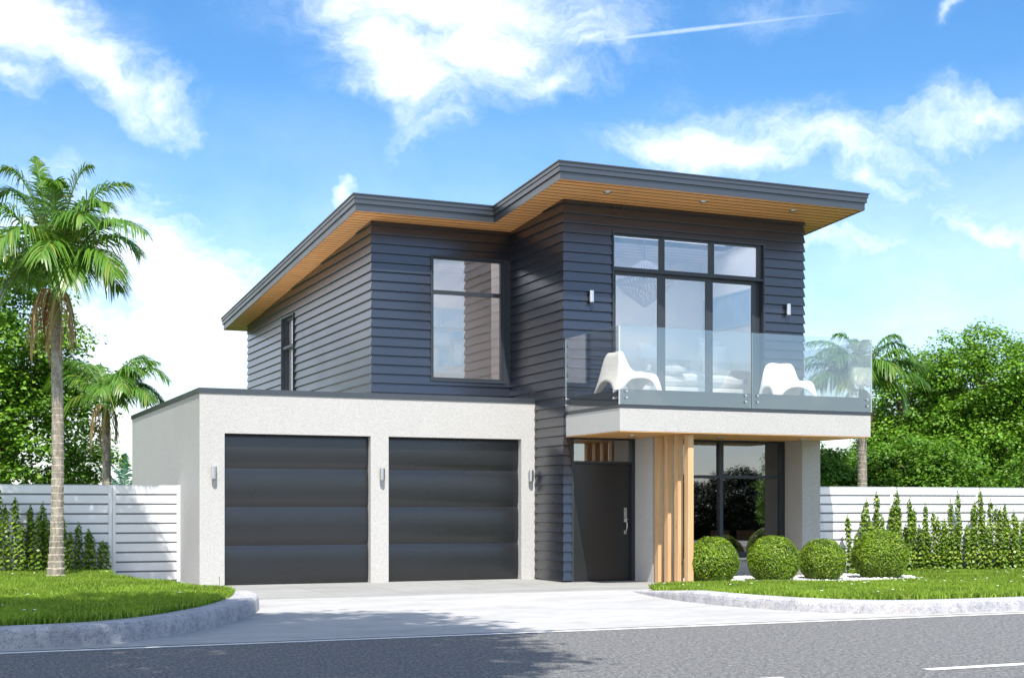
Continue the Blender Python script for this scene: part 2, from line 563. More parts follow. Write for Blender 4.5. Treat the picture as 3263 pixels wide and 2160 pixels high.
simple('bark', (.16, .115, .075), .9, var=.4, scale=9, bstr=.8)
simple('stem_green', (.16, .13, .05), .8)
simple('ground_green', (.05, .10, .02), 1, var=.4, scale=3)


def palm_trunk_mat():
    m, t = material('palm_trunk')
    c = obj_coord(t)
    n1 = t.noise(t.vscale(c, (6, 6, 2.2)), 3, 6, .7); n2 = t.noise(t.vscale(c, (25, 25, 4)), 3, 4, .7)
    k = t.mix(t.ramp(n1, [(.3, 0), (.7, 1)]), (.17, .14, .105), (.52, .47, .39))
    k = t.mix(t.math('MULTIPLY', t.ramp(n2, [(.5, 0), (.7, 1)]), .6), k, (.13, .10, .075))
    finish(t, k, .9, bump=n2, bstr=.7, bdist=.01, spec=.2)
    M['palm_trunk'] = m


palm_trunk_mat()


def pebble_mat():
    m, t = material('pebble_white')
    rn = t('ShaderNodeNewGeometry').outputs['Random Per Island']
    finish(t, t.mix(rn, (.55, .54, .52), (.85, .85, .84)), .6)
    M['pebble_white'] = m


pebble_mat()


def lawn_soil():
    m, t = material('lawn_soil')
    c = obj_coord(t)
    finish(t, t.mix(t.ramp(t.noise(c, 18, 5, .7), [(.35, 0), (.65, 1)]), (.035, .06, .012), (.08, .16, .02)), 1.0, spec=.1)
    M['lawn_soil'] = m


lawn_soil()

# ------------------------------------------------------------------ dimensions of the house (metres)
XG, YG = 4.244, 22.641           # garage front left corner
XB_, YB_ = 7.509, 23.762         # bedroom wing corner
XT, YT = 10.213, 21.485          # tower corner
XR_ = 15.086
YBACK = 33.72
BX0, BX1, BY = 10.237, 15.082, 19.486     # balcony


def zs(y): return 6.540 - .0690 * (y - 21.475)     # soffit plane


# ------------------------------------------------------------------ ground, road, pavements
def sheet(name, pts, z, m, kind='structure'):
    bm = bmesh.new()
    vs = [bm.verts.new((p[0], p[1], z)) for p in pts]
    f = bm.faces.new(vs)
    f.normal_update()
    if f.normal.z < 0: f.normal_flip()
    bmesh.ops.triangulate(bm, faces=[f])
    me = bpy.data.meshes.new(name); bm.to_mesh(me); bm.free()
    me.materials.append(m)
    o = bpy.data.objects.new(name, me); COL.objects.link(o)
    tag(o, kind=kind)
    return o


def rect(x0, x1, y0, y1): return [(x0, y0), (x1, y0), (x1, y1), (x0, y1)]


sheet('ground', rect(-500, 500, -500, 700), -.012, M['ground_green'])
sheet('road', rect(-60, 80, 4.4, 13.17), 0, M['asphalt'])
sheet('gutter_joint', rect(-60, 80, 13.171, 13.229), -.002, M['soil'])
sheet('driveway', rect(-60, 80, 13.23, 19.16), .0, M['driveway_concrete'])
sheet('garage_apron', rect(-1, 14.6, 19.16, 25.5), .0, M['apron_stone'])
sheet('opposite_pavement', rect(-60, 80, -3, 4.4), -.004, M['driveway_concrete'])
mk = sheet('road_edge_line', rect(-60, 80, 13.01, 13.12), .004, M['marking_white'])
mb = MB()
for x0 in (-12.4, -7.9, -3.4, 1.1, 5.95 - 1.2, 7.38, 11.9, 16.4):
    mb.add([(x0, 8.79, .004), (x0 + 1.25, 8.79, .004), (x0 + 1.25, 8.91, .004), (x0, 8.91, .004)], [(0, 1, 2, 3)])
mb2 = MB()
for x0, x1 in ((-10.5, -7.4), (-4.5, -1.4), (1.4, 4.4), (4.75, 6.05), (7.40, 10.4), (13.4, 16.4), (19.4, 22.4)):
    if x0 == 1.4: continue
    mb2.add([(x0, 8.79, .004), (x1, 8.79, .004), (x1, 8.91, .004), (x0, 8.91, .004)], [(0, 1, 2, 3)])
tag(mb2.build('centre_line', M['marking_white']), kind='structure')

KL = [(-30, 13.42), (.4, 13.42), (.9, 13.43), (1.3, 13.48), (1.72, 13.62), (2.1, 13.88), (2.42, 14.2), (2.72, 14.6), (3.0, 15.03), (3.27, 15.5), (3.5, 15.98),
      (3.72, 16.5), (3.9, 17.0), (4.03, 17.45), (4.1, 17.9), (4.1, 18.3), (4.03, 18.7), (3.88, 19.05), (3.66, 19.3)]
KR = [(40, 13.39), (12.7, 13.39), (11.6, 13.40), (11.1, 13.47), (10.7, 13.62), (10.42, 13.84), (10.2, 14.12), (10.0, 14.52), (9.86, 14.95), (9.74, 15.4), (9.67, 15.85), (9.65, 16.35), (9.68, 16.95), (9.78, 17.6), (9.93, 18.3), (10.16, 19.0)]


def smooth_path(p, it=1):
    for _ in range(it):
        q = [p[0]]
        for a, b in zip(p[:-1], p[1:]):
            q += [(a[0] * .75 + b[0] * .25, a[1] * .75 + b[1] * .25), (a[0] * .25 + b[0] * .75, a[1] * .25 + b[1] * .75)]
        p = q + [p[-1]]
    return p


def kerb(name, path, side, wid, hfun, label):
    mit = sweep_xy(path)
    prof = [(0, 0), (.004, .55), (.012, .8), (.03, .93), (.06, 1.0), (wid, 1.0), (wid + .005, -.1)]
    mb = MB(); n = len(prof)
    for i, p in enumerate(path):
        h = hfun(i, p)
        for a, b in prof:
            q = Vector(p) + mit[i] * side * a
            mb.v.append((q.x, q.y, b * h))
    for i in range(len(path) - 1):
        for k in range(n - 1):
            a = i * n + k
            f = (a, a + n, a + n + 1, a + 1)
            mb.f.append(f if side > 0 else f[::-1]); mb.m.append(0)
    o = mb.build(name, M['kerb_stone'], smooth=False)
    tag(o, kind='structure')
    return [tuple(Vector(p) + mit[i] * side * wid) for i, p in enumerate(path)]


kl = smooth_path(KL, 1); kr = smooth_path(KR, 1)
HL, HR = .19, .155


def hl(i, p): return HL * max(.12, min(1, (len(kl) - 1 - i) / 7))
def hr(i, p):
    return HR * max(.03, min(1, (19.0 - p[1]) / 2.6)) if p[0] < 10.6 else HR


inL = kerb('kerb_left', kl, -1, .32, hl, '')
inR = kerb('kerb_right', kr, 1, .26, hr, '')
lawnL = [(-30, 24.35)] + inL[:-3] + [(3.52, 19.3), (3.38, 20.0), (3.14, 20.8), (2.9, 21.8), (2.86, 22.6), (2.98, 23.4), (3.02, 24.35)]
lawnR = inR[:-1] + [(10.55, 18.95), (11.2, 19.25), (12.0, 19.25), (13.5, 18.95), (14.9, 18.7), (15.9, 18.75), (16.3, 19.2), (16.2, 20.2), (15.9, 21.3), (40, 21.3)]
sheet('lawn_soil_left', lawnL, HL - .005, M['lawn_soil'])

pebR = [(11.95, 19.25), (13.5, 18.95), (14.9, 18.7), (15.9, 18.75), (16.3, 19.2), (16.2, 20.2), (15.9, 21.3), (12.0, 21.4)]
sheet('pebble_bed_base', pebR, .012, M['marking_white'])


def zlawn(x, y):
    f = np.clip((np.asarray(y, float) - 15.0) / 3.6, 0, 1)
    f = f * f * (3 - 2 * f)
    return HR - (HR - .045) * f


def inside(poly, x, y):
    res = np.zeros(len(x), bool); n = len(poly)
    for i in range(n):
        x1, y1 = poly[i]; x2, y2 = poly[(i + 1) % n]
        c = ((y1 > y) != (y2 > y)) & (x < (x2 - x1) * (y - y1) / (y2 - y1 + 1e-12) + x1)
        res ^= c
    return res


def lawn(name, poly, z, box, dens, label):
    n = int((box[1] - box[0]) * (box[3] - box[2]) * dens)
    x = rng.uniform(box[0], box[1], n); y = rng.uniform(box[2], box[3], n)
    F = .3952 * x + .9186 * y; Rr = .9186 * x - .3952 * y
    k = inside(poly, x, y) & (np.abs(Rr / F) < .42)
    x, y = x[k], y[k]; n = len(x)
    patch = np.sin(x * 2.1 + np.sin(y * 1.7)) * np.cos(y * 2.6 + x) * .5 + .5
    h = rng.uniform(.045, .085, n) * (.8 + .45 * patch); wd = rng.uniform(.004, .010, n)
    th = rng.uniform(0, 2 * np.pi, n); ln = rng.uniform(.01, .05, n); ld = rng.uniform(0, 2 * np.pi, n)
    dx, dy = np.cos(th) * wd, np.sin(th) * wd; lx, ly = np.cos(ld) * ln, np.sin(ld) * ln
    b = np.stack([x, y, (z(x, y) if callable(z) else np.full(n, z)) - .01], 1)
    s = np.stack([dx, dy, np.zeros(n)], 1)
    mid = b + np.stack([lx * .3, ly * .3, h * .6], 1)
    tip = b + np.stack([lx, ly, h], 1)
    # one blade = one 5 sided polygon bent a little
    v = np.stack([b - s, b + s, mid + s * .8, tip, mid - s * .8], 1)
    o = np_mesh(name, v, 5, M['grass_blade'])
    tag(o, label, 'grass', kind='stuff')
    return o


mb = MB(); cs_ = .2
gx, gy = np.meshgrid(np.arange(9.7, 40, cs_), np.arange(13.6, 21.4, cs_))
ok = inside(lawnR, gx.ravel(), gy.ravel())
for x, y in zip(gx.ravel()[ok], gy.ravel()[ok]):
    a, b, c, d = x - cs_ / 2, x + cs_ / 2, y - cs_ / 2, y + cs_ / 2
    mb.add([(a, c, zlawn(a, c) - .012), (b, c, zlawn(b, c) - .012), (b, d, zlawn(b, d) - .012), (a, d, zlawn(a, d) - .012)], [(0, 1, 2, 3)])
tag(mb.build('lawn_soil_right', M['lawn_soil']), kind='structure')
lawn('grass_left', lawnL, HL, (-3.2, 4.1, 13.4, 24.4), 3600, 'short bright green lawn grass around the tall palm, inside the rounded kerb')
lawn('grass_right', lawnR, zlawn, (9.6, 24, 13.4, 21.4), 3300, 'sunny short lawn grass in front of the ball shrubs and right fence')


def pebbles():
    base = bmesh.new(); bmesh.ops.create_icosphere(base, subdivisions=1, radius=1)
    bv = np.array([v.co for v in base.verts]); bf = np.array([[v.index for v in f.verts] for f in base.faces]); base.free()
    n = 9000
    x = rng.uniform(11.8, 16.4, n); y = rng.uniform(18.6, 21.4, n)
    k = inside(pebR, x, y); x, y = x[k], y[k]; n = len(x)
    s = rng.uniform(.012, .026, n)
    z = .03 + rng.uniform(0, .03, n) + .015 * np.sin(x * 3) * np.sin(y * 4)
    sc3 = np.stack([s * rng.uniform(.8, 1.3, n), s * rng.uniform(.8, 1.3, n), s * .7], 1)
    tri = bv[bf]                      # (20,3,3)
    v = tri[None] * sc3[:, None, None, :] + np.stack([x, y, z], 1)[:, None, None, :]
    # keep islands: share nothing, but random-per-island is fine per triangle
    o = np_mesh('white_pebbles', v.reshape(-1, 3, 3), 3, M['pebble_white'])
    tag(o, 'small white pebbles mulching the bed under the ball shrubs', 'pebbles', kind='stuff')


pebbles()


def daisies():
    mb = MB()
    spots = []
    while len(spots) < 90:
        if random.random() < .45: x, y, P_, z = random.uniform(-1.5, 3.6), random.uniform(14, 23), lawnL, HL
        else: x, y, P_, z = random.uniform(10, 19), random.uniform(14.2, 20.5), lawnR, None
        if inside(P_, np.array([x]), np.array([y]))[0]: spots.append((x, y, float(zlawn(x, y)) if z is None else z))
    for x, y, z in spots:
        r = random.uniform(.014, .024); z += random.uniform(.07, .10)
        pts = [(x + r * math.cos(a * math.pi / 4) * (1 if a % 2 else .7), y + r * math.sin(a * math.pi / 4) * (1 if a % 2 else .7), z + .004 * (a % 2)) for a in range(8)]
        mb.add(pts + [(x, y, z + .006)], [(i, (i + 1) % 8, 8) for i in range(8)])
    tag(mb.build('lawn_daisies', M['daisy']), 'tiny white daisies dotted through both lawns', 'flowers', kind='stuff')


daisies()
fl = empty('flower', (3.45, 17.12, HL), label='single tall white flower on a thin stem at the left lawn edge', cat='flower')
MB().tube([(0, 0, 0), (.004, 0, .12), (0, 0, .25)], .0035, 6).build('stem', M['stem_green'], fl)
MB().add([(.028 * math.cos(a) * (1 if i % 2 else .6), .028 * math.sin(a) * (1 if i % 2 else .6), .262 if i % 2 else .25) for i, a in enumerate([k * math.pi / 6 for k in range(12)])] + [(0, 0, .246)],
         [(i, (i + 1) % 12, 12) for i in range(12)]).build('bloom', M['daisy'], fl)

# ------------------------------------------------------------------ the house
H = empty('house', (0, 0, 0), label='modern two storey house with dark slate weatherboards, pale rendered garage and timber soffits', cat='house')
RN, SD, FR = M['render'], M['siding_paint'], M['frame_paint']

# garage body
mb = MB()
HD = 2.487
wall(mb, 'x', XG, XT - .002, -.05, 3.14, YG, YG + .26, [(4.648, 7.129, -.05, HD), (7.448, 9.921, -.05, HD)])
wall(mb, 'y', YG + .262, 30.2, -.05, 3.14, XG, XG + .2)
wall(mb, 'x', XG + .202, XT, -.05, 3.14, 30.0, 30.2)
gw = mb.build('garage_wall', RN, H)
mb = MB()
path = [(XT, 30.22), (XG, 30.22), (XG, YG), (XT - .003, YG)]
path = [(XG, 30.26), (XG, YG), (XT - .012, YG)]
mit = sweep_xy(path)
for i, p in enumerate(path):
    for a, z in ((.0, 3.132), (.016, 3.132), (.016, 3.216), (-.30, 3.222), (-.30, 3.1)):
        q = Vector(p) + mit[i] * a
        mb.v.append((q.x, q.y, z))
for i in range(2):
    for k in range(4):
        a = i * 5 + k
        mb.f.append((a, a + 5, a + 6, a + 1)); mb.m.append(0)
mb.add([(XG - .016, 30.26, 3.132), (XG - .016, 30.26, 3.216), (XG + .3, 30.26, 3.222), (XG + .3, 30.26, 3.1)], [(0, 1, 2, 3)])
mb.build('parapet_cap', M['fascia_paint'], H)
MB().box(XG + .2, XT - .05, YG + .25, 30.0, 3.0, 3.08).build('garage_roof', M['white_paint'], H)  # unseen top, coloured white to bounce sun up to the soffit

# garage doors
for dx0, dx1 in ((4.648, 7.129), (7.448, 9.921)):
    back = MB().box(dx0 - .05, dx1 + .05, YG + .165, YG + .2, -.02, HD + .05).build('garage_door', M['garage_paint'], H)
    zz = [.012, .655, 1.292, 1.927, 2.53]
    for a, b in zip(zz[:-1], zz[1:]):
        mb = MB(); n = 10
        for i in range(n + 1):
            s = i / n
            ze = a + .006 + (b - a - .012) * s
            yo = YG + .128 + .020 * (2 * s - 1) ** 2 + (.012 if i in (0, n) else 0)
            for x in (dx0 - .03, dx1 + .03): mb.v.append((x, yo, ze))
        for i in range(n):
            mb.f.append((2 * i, 2 * i + 1, 2 * i + 3, 2 * i + 2)); mb.m.append(0)
        mb.build('door_panel', M['garage_paint'], back, smooth=True)

# weatherboards: rows follow the plan of the house with mitred corners
PITCH, ZB0 = .16555, .025


def boards(path, z0row, z1row, holes, name, clip=True, closed=False):
    mb = MB(); mit = sweep_xy(path, closed)
    n = len(path); segs = n if closed else n - 1
    OB, OT = .040, .010
    for r in range(z0row, z1row):
        zb, zt = ZB0 + r * PITCH, ZB0 + (r + 1) * PITCH
        off = lambda z: OB + (OT - OB) * (z - zb) / (zt - zb)
        for s in range(segs):
            p, q = Vector(path[s]), Vector(path[(s + 1) % n]); L = (q - p).length; d = (q - p) / L
            nrm = Vector((d.y, -d.x))
            hs = [h for h in holes if h[0] == s]
            cuts = sorted({zb, zt} | {z for h in hs for z in h[3:5] if zb < z < zt})
            def pt(u, o, z):
                if u <= 0: w_ = p + mit[s] * o
                elif u >= L: w_ = q + mit[(s + 1) % n] * o
                else: w_ = p + d * u + nrm * o
                return (w_.x, w_.y, z)
            for a, b in zip(cuts[:-1], cuts[1:]):
                zm = (a + b) / 2
                iv = [(0, L)]
                for h in hs:
                    if h[3] < zm < h[4]:
                        nv = []
                        for i0, i1 in iv:
                            if h[1] > i0: nv.append((i0, min(i1, h[1])))
                            if h[2] < i1: nv.append((max(i0, h[2]), i1))
                        iv = [(x, y) for x, y in nv if y - x > 1e-4]
                for i0, i1 in iv:
                    mb.add([pt(i0, off(a), a), pt(i1, off(a), a), pt(i1, off(b), b), pt(i0, off(b), b)], [(0, 1, 2, 3)])
                    if a == zb:
                        mb.add([pt(i0, -.03, a), pt(i1, -.03, a), pt(i1, off(a), a), pt(i0, off(a), a)], [(3, 2, 1, 0)])
                        mb.add([pt(i0, off(a), a), pt(i1, off(a), a), pt(i1, off(a), a + .004), pt(i0, off(a), a + .004)], [(0, 1, 2, 3)])
    o = mb.build(name, SD, H)
    if clip:
        bm = bmesh.new(); bm.from_mesh(o.data)
        nn = Vector((0, .069, 1)).normalized()
        bmesh.ops.bisect_plane(bm, geom=bm.verts[:] + bm.edges[:] + bm.faces[:], plane_co=Vector((0, 21.475, 6.54)), plane_no=nn, clear_outer=True)
        bm.to_mesh(o.data); bm.free()
    return o


up_path = [(XR_, YBACK), (XB_, YBACK), (XB_, YB_), (XT, YB_), (XT, YT), (XR_, YT)]
# order so that the outside is on the right-hand side
up_path = [(XB_, YBACK), (XB_, YB_), (XT, YB_), (XT, YT), (XR_, YT), (XR_, YBACK)]
BW = (8.603, XT, 3.568, 5.85)        # bedroom window with its trim to the corner
SW = (29.184, 30.236, 3.05, 5.44)    # side window
TW = (11.122, 14.233, 3.20, 6.066)   # tower window and doors
holes = [(0, YBACK - SW[1], YBACK - SW[0], SW[2], SW[3]), (1, BW[0] - XB_, 99, BW[2], BW[3]), (3, TW[0] - XT, TW[1] - XT, TW[2], TW[3])]
boards(up_path, 17, 40, holes, 'siding', closed=True)
boards([(XT, YG + .1), (XT, YT), (XT + .13, YT)], 0, 17, [], 'pier_siding', clip=False)
# wall bodies behind the boards
mb = MB()
wall(mb, 'x', XB_ + .001, XT + .1, 2.9, 6.36, YB_ + .012, YB_ + .14, [(8.63, 10.08, 3.6, 5.82)])
wall(mb, 'x', XT + .02, XR_ - .01, 2.86, 6.53, YT + .012, YT + .14, [(11.16, 14.2, 3.2, 6.03)])
wall(mb, 'y', YB_ + .142, YBACK, 2.9, 5.66, XB_ + .012, XB_ + .14, [(29.22, 30.2, 3.1, 5.40)])
wall(mb, 'y', YT + .142, YBACK, 2.9, 5.66, XR_ - .14, XR_ - .012)
wall(mb, 'y', YT + .142, YG + .2, -.05, 6.44, XT + .012, XT + .1)
wall(mb, 'y', YG + .2, YB_ + .01, 2.9, 6.36, XT + .012, XT + .1)
mb.build('wall_core', SD, H)


# roof: soffit, fascia, covering
RP = [(7.025, 34.36), (7.025, 23.185), (9.635, 23.185), (9.635, 20.412), (15.672, 20.412), (15.672, 34.36)]
ADDED_HOLES = [(10.6, 14.6, 21.75, 23.4), (7.8, 10.0, 24.1, 25.9)]  # unseen roof openings, added to brighten the rooms below


def cells(xs, ys, skip, zf, mi=0, flip=False):
    mb = MB()
    for x0, x1 in zip(xs[:-1], xs[1:]):
        for y0, y1 in zip(ys[:-1], ys[1:]):
            if skip((x0 + x1) / 2, (y0 + y1) / 2): continue
            f = (0, 1, 2, 3)
            mb.add([(x0, y0, zf(y0)), (x1, y0, zf(y0)), (x1, y1, zf(y1)), (x0, y1, zf(y1))], [f[::-1] if flip else f], mi)
    return mb


xs = sorted({7.025, 9.635, 15.672, XB_ + .1, XR_ - .1, XT + .1} | {a for s in ADDED_HOLES for a in s[:2]})
ys = sorted({20.412, 23.185, 34.36, YT + .1, YB_ + .1, YBACK - .1} | {a for s in ADDED_HOLES for a in s[2:]})
outl = lambda x, y: x < 9.635 and y < 23.185
inner = lambda x, y: (XB_ + .1 < x < XR_ - .1 and YB_ + .1 < y < YBACK - .1) or (XT + .1 < x < XR_ - .1 and YT + .1 < y < YB_ + .2)
inhole = lambda x, y: any(s[0] < x < s[1] and s[2] < y < s[3] for s in ADDED_HOLES)
cells(xs, ys, lambda x, y: outl(x, y) or inner(x, y), zs, flip=True).build('soffit', M['soffit_wood'], H)
mb = cells(xs, ys, lambda x, y: outl(x, y) or inhole(x, y), lambda y: zs(y) + .285)
for s in ADDED_HOLES:
    a, b, c, d = s
    for (x0, y0), (x1, y1) in (((a, c), (b, c)), ((b, c), (b, d)), ((b, d), (a, d)), ((a, d), (a, c))):
        mb.add([(x0, y0, zs(y0) - .02), (x1, y1, zs(y1) - .02), (x1, y1, zs(y1) + .285), (x0, y0, zs(y0) + .285)], [(0, 1, 2, 3)])
mb.build('roof', M['post_grey'], H)
mit = sweep_xy(RP, True)
mb = MB()
prof = [(-.02, -.004), (0, -.012), (0, .112), (.028, .115), (.028, .198), (.044, .200), (.044, .262), (.062, .264), (.062, .284), (-.2, .29)]
n = len(prof)
for i, p in enumerate(RP):
    for a, dz in prof:
        q = Vector(p) + mit[i] * a
        mb.v.append((q.x, q.y, zs(p[1]) + dz))
for i in range(len(RP)):
    j = (i + 1) % len(RP)
    for k in range(n - 1):
        mb.f.append((i * n + k, j * n + k, j * n + k + 1, i * n + k + 1)); mb.m.append(0)
mb.build('fascia', M['fascia_paint'], H)


# windows
def window(name, axis, u0, u1, z0, z1, w0, w1, panes, gy, gmat, parent=H, bevel=.004):
    mb = MB(); wall(mb, axis, u0, u1, z0, z1, w0, w1, panes)
    f = mb.build(name, FR, parent)
    for a, b, c, d in panes:
        e = .01
        P_ = [(a - e, gy, c - e), (b + e, gy, c - e), (b + e, gy, d + e), (a - e, gy, d + e)]
        if axis == 'y': P_ = [(q[1], q[0], q[2]) for q in P_]
        MB().add(P_, [(0, 1, 2, 3)]).build('pane', gmat, f)
    return f


def casing(name, axis, u0, u1, z0, z1, w0, w1, t):
    mb = MB(); wall(mb, axis, u0, u1, z0, z1, w0, w1, [(u0 + t, u1 - t, z0 + t, z1 - t)])
    return mb.build(name, FR, H)


GL = M['window_glass']
casing('window_casing', 'x', 8.603, 10.056, 3.568, 5.85, YB_ - .048, YB_ + .03, .028)
window('window', 'x', 8.631, 10.028, 3.596, 5.822, YB_ - .012, YB_ + .06, [(8.668, 9.99, 3.64, 5.155), (8.668, 9.99, 5.225, 5.79)], YB_ + .02, GL)
MB().box(10.058, XT - .001, YB_ - .022, YB_ + .01, 3.568, 5.85).build('corner_trim', FR, H)
casing('window_casing', 'y', 29.184, 30.236, 3.05, 5.44, XB_ - .06, XB_ + .03, .03)
window('window', 'y', 29.214, 30.206, 3.08, 5.41, XB_ + .02, XB_ + .09, [(29.26, 30.16, 3.12, 4.74), (29.26, 30.16, 4.80, 5.36)], XB_ + .06, GL)
MB().box(XB_ - .035, XB_ + .018, 29.216, 30.204, 4.735, 4.79).build('window_casing', FR, H)
casing('window_casing', 'x', 11.122, 14.233, 3.16, 6.066, YT - .052, YT + .03, .028)
tops = [(11.175, 12.089, 5.46, 6.005), (12.178, 13.104, 5.46, 6.005), (13.193, 14.119, 5.46, 6.005)]
window('window', 'x', 11.15, 14.205, 5.405, 6.038, YT + .0, YT + .07, tops, YT + .04, GL)
MB().box(11.15, 14.205, YT - .045, YT - .001, 5.385, 5.425).build('window_casing', FR, H)
for k, (a, b, dy) in enumerate(((11.15, 12.13, .012), (12.13, 13.125, .035), (13.125, 14.10, .058))):
    pa = [(11.212, 12.052), (12.211, 13.047), (13.20, 14.032)][k]
    window('sliding_door', 'x', a, b, 3.17, 5.403, YT + dy, YT + dy + .045, [(pa[0], pa[1], 3.335, 5.32)], YT + dy + .022, GL)
MB().box(14.102, 14.205, YT + .075, YT + .12, 3.17, 5.403).build('window_casing', FR, H)

# balcony
mb = MB().box(BX0, BX1, BY, YT + .0, 2.489, 2.852)
mb.build('balcony_slab', RN, H)
MB().box(BX0 - .006, BX1 + .006, BY - .006, YT + .0, 2.854, 2.902).build('balcony_edge_trim', M['fascia_paint'], H)
mb = MB()
mb.box(BX0 + .045, BX1 - .045, BY + .03, BY + .12, 2.904, 3.155)
mb.box(BX0 + .045, BX0 + .135, BY + .122, YT - .045, 2.904, 3.153)
mb.box(BX1 - .135, BX1 - .045, BY + .122, YT - .045, 2.904, 3.153)
mb.build('balcony_upstand', FR, H)
MB().box(BX0 + .137, BX1 - .137, BY + .122, YT - .045, 2.9, 3.11).build('balcony_deck', M['render'], H)
MB().box(BX0 + .004, BX1 - .004, BY + .004, YT - .01, 2.476, 2.486).build('balcony_soffit', M['balcony_wood'], H)


def rail(x0, x1, y0, y1, z0=2.907, z1=4.150):
    mb = MB().box(x0, x1, y0, y1, z0, z1)
    thin_x = (x1 - x0) < (y1 - y0)
    for i in range(6):
        side = i in (3, 5) if thin_x else i in (2, 4)
        mb.m[i] = 0 if side else 1
    return mb.build('glass_panel', [M['rail_glass'], M['edge_glass']], H)


def disc_stud(parent, c, axis, r=.021, l=.042):
    mb = MB()
    e = Vector(c) + Vector(axis) * l
    mb.tube([c, e], r, 20)
    return mb.build('standoff', M['steel'], parent, bevel=.003)


GYF = BY - .018
g1 = rail(BX0 - .004, 12.655, GYF, GYF + .012)
g2 = rail(12.680, 15.100, GYF, GYF + .012)
g3 = rail(BX0 - .018, BX0 - .006, GYF + .02, YT - .045)
g4 = rail(BX1 + .010, BX1 + .022, GYF + .02, YT - .045)
for gp, xx in ((g1, (10.342, 12.551)), (g2, (12.781, 14.996))):
    for x in xx:
        for z in (3.116, 3.012): disc_stud(gp, (x, BY + .03, z), (0, -1, 0), l=.068)
for y in (19.655, 21.40):
    for z in (3.116, 3.012):
        disc_stud(g3, (BX0 + .045, y, z), (-1, 0, 0), l=.082)
        disc_stud(g4, (BX1 - .045, y, z), (1, 0, 0), l=.082)

# ground floor front
mb = MB()
mb.box(11.573, 11.985, 20.825, 21.47, -.02, 2.474)
mb.build('entrance_pier', RN, H)
MB().box(14.597, 14.982, 20.79, 21.47, -.02, 2.474).build('corner_pier', RN, H)
mb = MB()
wall(mb, 'x', 11.987, 14.595, -.02, .335, 21.38, 21.47)
wall(mb, 'y', 21.472, YBACK, -.02, 2.86, 14.85, 14.982)
mb.build('lower_wall', RN, H)
LG = M['low_glass']
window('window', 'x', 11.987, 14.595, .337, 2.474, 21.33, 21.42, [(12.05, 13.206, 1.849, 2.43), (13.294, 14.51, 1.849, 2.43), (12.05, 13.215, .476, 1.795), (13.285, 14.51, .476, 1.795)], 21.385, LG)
MB().box(11.99, 14.592, 21.30, 21.329, .34, .375).build('window_sill', M['post_grey'], H)
# door
DY = YT + .045
fw = MB(); wall(fw, 'x', 10.343, 11.571, -.01, 2.474, YT - .03, YT + .08, [(10.386, 11.516, .012, 2.036), (10.386, 11.516, 2.075, 2.445)])
df = fw.build('door_frame', FR, H)
MB().add([(10.38, YT + .05, 2.07), (11.52, YT + .05, 2.07), (11.52, YT + .05, 2.45), (10.38, YT + .05, 2.45)], [(0, 1, 2, 3)]).build('pane', GL, df)
dr = MB().box(10.389, 11.513, DY - .01, DY + .03, .015, 2.033).build('front_door', M['door_paint'], H, bevel=.003)
hx = 11.41
mb = MB().box(hx - .028, hx + .028, DY - .020, DY - .011, 1.02, 1.272)
mb.box(hx - .026, hx + .022, DY - .020, DY - .011, .812, .880)
mb.tube([(hx, DY - .018, 1.165), (hx, DY - .032, 1.165)], .013, 12)
mb.tube([(hx, DY - .018, 1.068), (hx, DY - .05, 1.064), (hx + .03, DY - .07, 1.08)], [.006, .006, .004], 8)
mb.tube([(hx, DY - .018, 1.04), (hx, DY - .07, 1.035), (hx, DY - .085, .99), (hx, DY - .078, .92), (hx, DY - .05, .87), (hx, DY - .018, .845)], [.010, .011, .012, .011, .010, .009], 10)
mb.build('door_handle', M['steel'], dr, smooth=False)

# timber slats beside the entrance
for y in (20.62, 20.29, 19.96, 19.63):
    MB().box(11.562, 11.666, y, y + .125, -.01, 2.474).build('timber_slat', M['slat_wood'], H, bevel=.004)

# interiors seen through the glass
def frosted():
    m, t = material('frosted')
    t('ShaderNodeOutputMaterial', {0: t('ShaderNodeBsdfTranslucent', {0: (.95, .95, .97, 1)}).outputs[0]})
    M['frosted'] = m


frosted()
for s in ADDED_HOLES:
    a, b, c, d = s
    MB().add([(a, c, zs(c) + .2), (b, c, zs(c) + .2), (b, d, zs(d) + .2), (a, d, zs(d) + .2)], [(0, 1, 2, 3)]).build('added_light_panel', M['frosted'], H)  # diffusing panel added to spread daylight evenly indoors


def room(name, x0, x1, y0, y1, z0, ceil, m, cm, hole=None, front=True):
    mb = MB()
    zf = ceil
    mb.add([(x0, y1, z0), (x1, y1, z0), (x1, y1, zf(y1)), (x0, y1, zf(y1))], [(0, 1, 2, 3)])
    for x in (x0, x1):
        mb.add([(x, y0, z0), (x, y1, z0), (x, y1, zf(y1)), (x, y0, zf(y0))], [(0, 1, 2, 3)])
    mb.add([(x0, y0, z0), (x1, y0, z0), (x1, y1, z0), (x0, y1, z0)], [(0, 1, 2, 3)])
    mb.build('interior_wall', m, H)
    sk = (lambda x, y: hole[0] < x < hole[1] and hole[2] < y < hole[3]) if hole else (lambda x, y: False)
    xs_ = sorted({x0, x1} | (set(hole[:2]) if hole else set())); ys_ = sorted({y0, y1} | (set(hole[2:]) if hole else set()))
    cells(xs_, ys_, sk, zf, flip=True).build('ceiling', cm, H)


